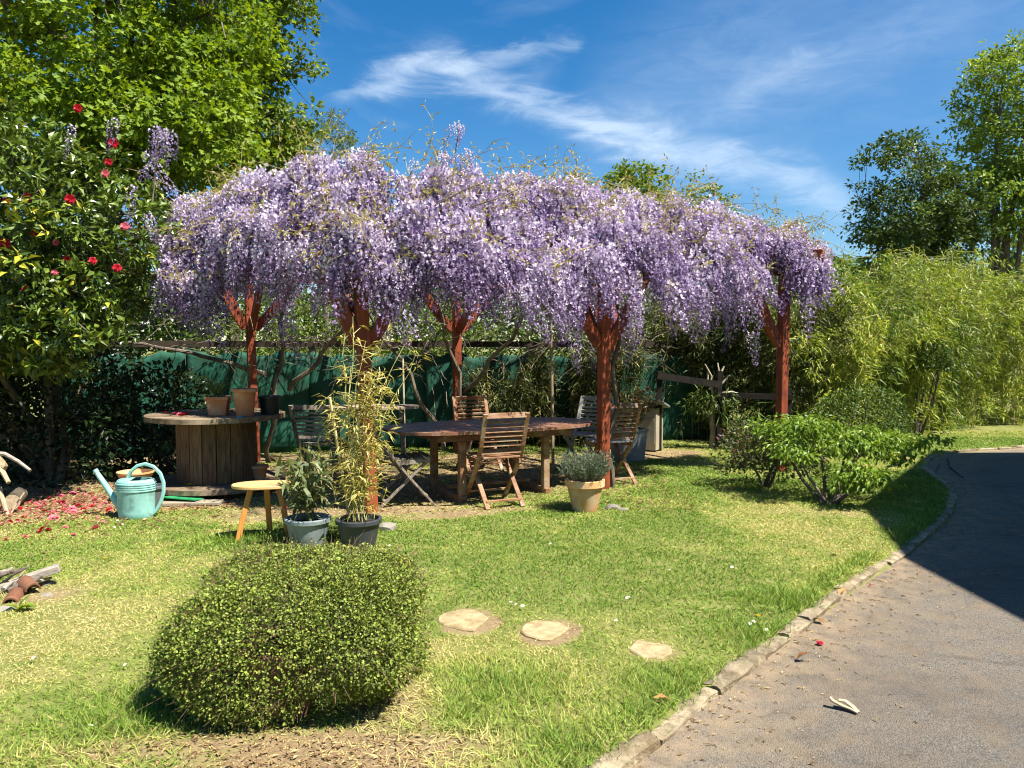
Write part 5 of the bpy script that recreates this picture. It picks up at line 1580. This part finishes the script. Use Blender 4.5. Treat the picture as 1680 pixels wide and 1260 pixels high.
# ================================================================== left edge: wood heap and fire place
def left_edge():
    wood = surf('split_wood', (.30, .22, .13), (.48, .38, .25), 8, (5, 5, .8), rough=.9, bump=.5)
    greyw = surf('driftwood', (.20, .17, .14), (.38, .33, .27), 8, (.8, 5, 5), rough=.9, bump=.6)
    def stick(pts, r0, r1, lab, mat, name='stick', cat='stick', n=8, group=None):
        p0 = Vector(pts[0]); o = MB().tube([Vector(p) - p0 for p in pts], list(np.linspace(r0, r1, len(pts))), n).build(name, mat, None, smooth=True, loc=tuple(p0)); tag(o, lab, cat, group); return o
    G = lambda x, y, z=0: ground(x, y, z)
    c = G(20, 842); z0 = gz(c.x, c.y)
    lg = empty('log', (c.x, c.y + .05, z0 + .075), R(20)); tag(lg, 'round cut log leaning in the wood heap at left', 'log')
    MB().tube([(0, -.12, 0), (-.02, .28, .01)], [.07, .066], 18, cap=False).build('bark', BARK, lg, smooth=True)
    e = MB().lathe([(0, 0), (.07, 0), (.07, .003), (0, .004)], 18).build('cut_end', wood, lg); e.rotation_euler = (R(90), 0, 0); e.location = (0, -.121, 0)
    stick([at(-30, 742, 6.9), at(8, 745, 6.9), at(30, 757, 6.88), at(50, 772, 6.85)], .022, .014, 'curved grey branch arching over the wood heap', greyw, 'branch', 'branch')
    stick([at(-2, 800, 7.0), at(6, 825, 6.95), at(12, 846, 6.92)], .022, .02, 'short plank end propped in the wood heap', wood)
    stick([at(15, 848, 6.9), at(28, 825, 6.95), at(40, 808, 7.0)], .008, .006, 'thin stick leaning right of the cut log', wood)
    stick([at(-15, 760, 7.1), at(5, 775, 7.05), at(14, 792, 7.0)], .025, .02, 'stout stick under the curved branch of the heap', wood)
    stick([at(-40, 850, 6.95), at(-20, 790, 7.1), at(-5, 745, 7.2)], .05, .045, 'thick upright log holding the wood heap at the frame edge', BARK, 'log', 'log')
    blob('root_ball', 'bundle of dry roots on top of the wood heap', 'root', tuple(at(-8, 765, 7.15)), (.11, .1, .1), surf('dry_root', (.3, .23, .13), (.5, .4, .24), 18, bump=.9, dist=.03), 15)
    # fire place: stones, curved tiles, charred boards
    ch = surf('charred_wood', (.04, .03, .025), (.20, .16, .12), 9, (.8, 5, 5), rough=.9, bump=.6)
    c = G(10, 1000)
    def board(p, q, w, h, lab, mat):
        p, q = Vector(p), Vector(q); o = MB().bar((0, 0, 0), q - p, w, h).build('board', mat, None, bevel=.004, loc=tuple(p)); tag(o, lab, 'board')
    board(at(-60, 985, 4.62), at(98, 931, 4.85), .07, .045, 'long weathered board pointing out of the fire place', greyw)
    board(at(-50, 960, 4.95), at(40, 950, 5.0), .06, .03, 'charred board at the back of the fire place', ch)
    stick([at(-10, 975, 4.7), at(30, 950, 4.75), at(48, 925, 4.8)], .008, .005, 'thin pale stick across the fire place boards', wood)
    stick([at(-30, 992, 4.6), at(10, 985, 4.6), at(40, 973, 4.62)], .028, .022, 'charred round stick in front of the fire place boards', ch)
    for k in range(9):
        x0 = -40 + 9 * k; y0 = 952 + (k * 37 % 34); x1 = x0 + 62 - (k * 23 % 40); y1 = y0 - 14 - (k * 29 % 24)
        stick([at(x0, y0, 4.62 + .03 * (k % 5)), at((x0 + x1) / 2, (y0 + y1) / 2 - 4, 4.7), at(x1, y1, 4.75 + .04 * (k % 4))], .011 + .004 * (k % 4), .008, 'loose stick in the heap on the fire place', greyw if k % 2 else ch, group='loose sticks on the fire place')
    til = surf('clay_tile', (.13, .055, .03), (.24, .11, .06), 9, rough=.85, bump=.3)
    for i, (x, y, Y, rz, lab) in enumerate(((47, 957, 4.68, 50, 'curved brown clay tile leaning right in the fire place'), (22, 978, 4.55, 20, 'curved brown clay tile lying at the front of the fire place'))):
        q = at(x, y, Y); vs = []; fs = []; n = 9
        for s in range(2):
            for k in range(n):
                a = math.pi * k / (n - 1)
                for r in (.045, .036): vs.append((r * math.cos(a), (s - .5) * .15, r * math.sin(a)))
        for k in range(n - 1):
            a, b = k * 2, (k + 1) * 2; m = 2 * n
            fs += [(a, b, b + m, a + m), (a + 1, a + 1 + m, b + 1 + m, b + 1), (a, a + 1, b + 1, b), (a + m, b + m, b + 1 + m, a + 1 + m)]
        fs += [(0, 2 * n, 2 * n + 1, 1), (2 * n - 2, 2 * n - 1, 4 * n - 1, 4 * n - 2)]
        o = MB().add(vs, fs).build('clay_tile', til, None, smooth=True, loc=(q.x, q.y, max(.02, q.z - .02))); o.rotation_euler = (R(8), 0, R(rz)); tag(o, lab, 'tile', 'tiles in the fire place')
    for i, (x, y, r, lab) in enumerate(((70, 968, .08, 'white stone at the right rim of the fire place'), (78, 985, .06, 'flat pale stone right of the clay tiles'), (8, 1010, .075, 'pale stone at the front of the fire place'), (55, 1000, .05, 'small pale stone at the front right of the fire place'))):
        q = G(x, y); blob('stone', lab, 'stone', (q.x, q.y, r * .3), (r, r * .8, r * .5), STONE, 30 + i, 'stones round the fire place')
    q = G(30, 1010); V, F, T = leaves(np.zeros((5, 3)), [[1, -.3, .5], [.8, -.6, .4], [-.3, -.5, .5], [.4, .3, .8], [1, -.1, .3]], [[0, 0, 1]] * 5, np.array([.14, .11, .09, .1, .12]), np.array([.05] * 5), 'leaf')
    o = np_mesh('dock_plant', V, F, M_BRIGHT, None, T, loc=(q.x, q.y, gz(q.x, q.y))); tag(o, 'small broad leaved weed before the fire place', 'weed')
left_edge()

# ================================================================== small things on the ground
def litter():
    me_r = bloom_mesh('red'); me_p = bloom_mesh('pink')
    def drop(x, y, pink, lab, grp, sc=1.0):
        g = ground(x, y); sd, zz = sample_ground(np.array([g.x]), np.array([g.y]))
        o = link_mesh('fallen_bloom', me_p if pink else me_r, None, (g.x, g.y, max(float(zz[0]), .004) + .012))
        o.rotation_euler = (random.uniform(-.6, .6), random.uniform(-.6, .6), random.uniform(0, 6)); s = random.uniform(.35, .72) * sc; o.scale = (s, s * random.uniform(.6, 1), s * .7)
        tag(o, lab, 'flower', grp)
    r = random.Random(9)
    pts = [(100, 820), (118, 843), (128, 838), (108, 845), (74, 848), (88, 860), (70, 876), (78, 877), (108, 873), (42, 890), (5, 868), (10, 893), (130, 808), (155, 828), (150, 838), (30, 862), (120, 815), (95, 812), (178, 846), (60, 835)]
    while len(pts) < 40:
        pts.append((r.gauss(85, 55), r.gauss(838, 24)))
    for i, (x, y) in enumerate(pts):
        if y < 790 or y > 905 or x < -20 or x > 185: continue
        drop(x, y, r.random() < .55, 'fallen red camellia bloom on the litter left of the watering can', 'fallen camellia blooms on the ground')
    for x, y, lab in ((1345, 1060, 'red camellia bloom on the driveway beside the kerb'), (1428, 964, 'small pink bloom on the driveway below the kerb')):
        drop(x, y, 0, lab, None, .5)
    n = 900; P = np.stack([rng.normal(size=n) * .55 - 4.25, rng.normal(size=n) * .42 + 7.25, np.zeros(n)], 1)
    P[:, 2] = sample_ground(P[:, 0], P[:, 1])[1] + .012 + .012 * rng.random(n)
    D = rng.normal(size=(n, 3)); D[:, 2] = rng.normal(size=n) * .25; U = rng.normal(size=(n, 3)) * .5; U[:, 2] += 1
    V, F, T = leaves(P, D, U, rng.uniform(.015, .042, n), rng.uniform(.01, .03, n), 'round')
    m = leaf_mat('loose_petal', (.30, .02, .03), (.72, .16, .20), .2, .6, .2, tcol=(1, .7, .7), third=(.42, .22, .12))
    o = np_mesh('loose_petals', V, F, m, None, T); tag(o, 'loose red petals strewn on the litter by the watering can', 'petals', kind='stuff')
    # petals on the spool
    for k in range(9):
        a = at(270 + 36 * r.random(), 676, 7.85 + .35 * r.random()); o = link_mesh('fallen_bloom', me_p if k % 2 else me_r, None, (a.x, a.y, .862)); o.rotation_euler = (r.uniform(-.5, .5), r.uniform(-.5, .5), r.uniform(0, 6)); o.scale = (.5, .5, .3)
        tag(o, 'red camellia bloom dropped on the left of the spool top', 'flower', 'fallen camellia blooms on the spool')
    # daisies and dandelions
    dm = []
    a = np.arange(10) * .628; O = np.stack([np.cos(a), np.sin(a), 0 * a], 1)
    pet = leaves(O * .003 + [0, 0, .03], O + [0, 0, .15], np.array([[0, 0, 1.0]] * 10), np.full(10, .011), np.full(10, .006), 'dia', np.ones(10))
    cen = leaves(np.zeros((5, 3)) + [0, 0, .031], O[::2] + [0, 0, .3], np.array([[0, 0, 1.0]] * 5), np.full(5, .005), np.full(5, .006), 'dia', np.zeros(5))
    stm = twig_strips([[0, 0, 0]], [[0, 0, .03]], .001); stm = (stm[0], stm[1], stm[2] * 0 + .3)
    V, F, T = join([pet, cen, stm])
    m = leaf_mat('daisy', (.75, .5, .03), (.85, .85, .85), .2, .6, .2)
    for nd in m.node_tree.nodes:
        if nd.type == 'VALTORGB':
            e = nd.color_ramp.elements.new(.25); e.color = (.15, .25, .05, 1); e = nd.color_ramp.elements.new(.4); e.color = (.15, .25, .05, 1); e = nd.color_ramp.elements.new(.6); e.color = (.85, .85, .85, 1)
    me = np_mesh('daisy', V, F, m, tint=T, as_mesh=True)
    spots = [(163, 868), (193, 866), (187, 876), (200, 872), (175, 938), (163, 936), (255, 962), (238, 985), (152, 1032), (68, 1020), (850, 1006), (838, 1004), (858, 1009), (1030, 998), (1010, 1037), (948, 952), (840, 1122), (1234, 1032), (1258, 1049), (1230, 1036), (875, 1192), (1020, 878), (1030, 997), (1270, 975), (1150, 905), (700, 950), (760, 905), (1100, 950), (640, 905), (145, 1216), (60, 1100), (210, 1110), (1200, 940), (905, 905)]
    for x, y in spots:
        g = ground(x, y); o = link_mesh('daisy', me, None, (g.x, g.y, gz(g.x, g.y))); s = r.uniform(.55, 1.0); o.scale = (s, s, 1); o.rotation_euler = (r.uniform(-.4, .4), r.uniform(-.4, .4), r.uniform(0, 6)); tag(o, 'tiny white daisy open in the lawn', 'daisy', 'daisies in the lawn')
    k = 22; a = rng.uniform(0, 6.28, k); O = np.stack([np.cos(a), np.sin(a), 0 * a], 1)
    V, F, T = leaves(np.zeros((k, 3)) + [0, 0, .035], O + np.stack([0 * a, 0 * a, rng.uniform(.1, 1.5, k)], 1), np.array([[0, 0, 1.0]] * k), np.full(k, .017), np.full(k, .005), 'dia')
    st = twig_strips([[0, 0, 0]], [[0, 0, .036]], .0015)
    me2 = np_mesh('dandelion', V, F, flat('dandelion_yellow', (.85, .62, .02), .6), tint=T, as_mesh=True)
    for (x, y, lab) in ((1243, 1027, 'yellow dandelion in the grass by the kerb'), (174, 930, 'yellow dandelion in the lawn below the watering can')):
        g = ground(x, y); o = link_mesh('dandelion', me2, None, (g.x, g.y, gz(g.x, g.y))); tag(o, lab, 'dandelion')
    # wood fragment and twigs on the drive
    pale = surf('bleached_chip', (.27, .22, .14), (.40, .33, .22), 12)
    g = ground(1384, 1168); o = empty('wood_chip', (g.x, g.y, .006), R(25)); tag(o, 'bleached forked wood fragment on the driveway', 'wood chip')
    for q in ([(.028, -.05, .008), (.018, -.02, .014), (0, .01, .018), (-.02, .04, .03), (-.026, .052, .042)], [(.028, -.05, .008), (.03, -.02, .02), (.022, .012, .032), (.006, .034, .03)]):
        MB().sweep(q, .022, .008).build('splinter', pale, o, bevel=.002)
    dk = surf('dark_twig', (.05, .04, .03), (.12, .095, .07), 14)
    for pp, lab in (([(1530, 785), (1536, 772), (1541, 761)], 'straight dark twig on the shaded driveway'), ([(1555, 752), (1560, 768), (1580, 783)], 'curved dark twig on the shaded driveway')):
        q = [ground(*p, .014) for p in pp]; o = MB().tube([v - q[0] for v in q], [.012, .01, .007], 6).build('twig', dk, None, loc=tuple(q[0])); tag(o, lab, 'twig')
    brown = leaf_mat('brown_leaf', (.22, .10, .03), (.45, .25, .08), .15, .6)
    for i, (x, y, lab) in enumerate(((1305, 1087, 'curled brown leaf on the driveway under the kerb'), (1352, 1027, 'yellow brown leaf lying against the kerb'), (1372, 915, 'dry brown leaf on the lawn near the driveway shade'), (1100, 1166, 'orange leaf at the near end of the kerb'), (1375, 985, 'rust coloured leaf in the kerb gutter'))):
        g = ground(x, y); V, F, T = leaves(np.array([[0, 0, .008]]), [[r.uniform(-1, 1), r.uniform(-1, 1), .15]], [[.2, .1, 1]], .085, .045, 'leaf', np.array([i / 5]))
        o = np_mesh('brown_leaf', V, F, brown, None, T, loc=(g.x, g.y, max(.008, gz(g.x, g.y) + .015))); tag(o, lab, 'leaf')
    # crumbs and straw blown along the kerb: nobody could count them
    n = 5200; k = rng.integers(14, len(EDGE_A) - 90, n); off = -rng.exponential(.22, n) - .01
    d = unit(EDGE_A[k + 1] - EDGE_A[k]); nr = np.stack([-d[:, 1], d[:, 0]], 1); P = np.concatenate([EDGE_A[k] + nr * off[:, None], np.full((n, 1), .008)], 1)
    ok = (P[:, 1] > 2) & (P[:, 1] < 9); P = P[ok]; n = len(P)
    D = rng.normal(size=(n, 3)); D[:, 2] = .08; U = rng.normal(size=(n, 3)) * .3; U[:, 2] += 1
    L = rng.uniform(.008, .035, n); V, F, T = leaves(P, D, U, L, np.minimum(L * .5, rng.uniform(.002, .010, n)), 'dia')
    o = np_mesh('kerb_litter', V, F, leaf_mat('dry_litter', (.20, .12, .06), (.56, .42, .22), .1, .8), None, T); tag(o, 'dry straw and leaf crumbs blown along the kerb', 'litter', kind='stuff')
    n = 5200; P = np.stack([rng.normal(size=n) * 1.1 - 4.5, rng.normal(size=n) * .6 + 7.4, np.zeros(n)], 1)
    P2 = np.stack([rng.uniform(-3, 1.8, n), rng.uniform(7.0, 11.2, n), np.zeros(n)], 1); P = np.concatenate([P, P2[:4200]])
    P3 = np.stack([rng.normal(size=1800) * .55 - .95, rng.normal(size=1800) * .18 + 2.78, np.zeros(1800)], 1); P = np.concatenate([P, P3]); n = len(P)
    P[:, 2] = sample_ground(P[:, 0], P[:, 1])[1] + .008
    D = rng.normal(size=(n, 3)); D[:, 2] = .1; U = rng.normal(size=(n, 3)) * .35; U[:, 2] += 1
    L = rng.uniform(.015, .065, n); L[-1800:] *= .5; V, F, T = leaves(P, D, U, L, L * rng.uniform(.12, .5, n), 'dia')
    o = np_mesh('leaf_litter', V, F, leaf_mat('brown_litter', (.14, .07, .035), (.50, .36, .17), .15, .7), None, T); tag(o, 'dry leaf litter under the camellia and pergola', 'litter', kind='stuff')
litter()
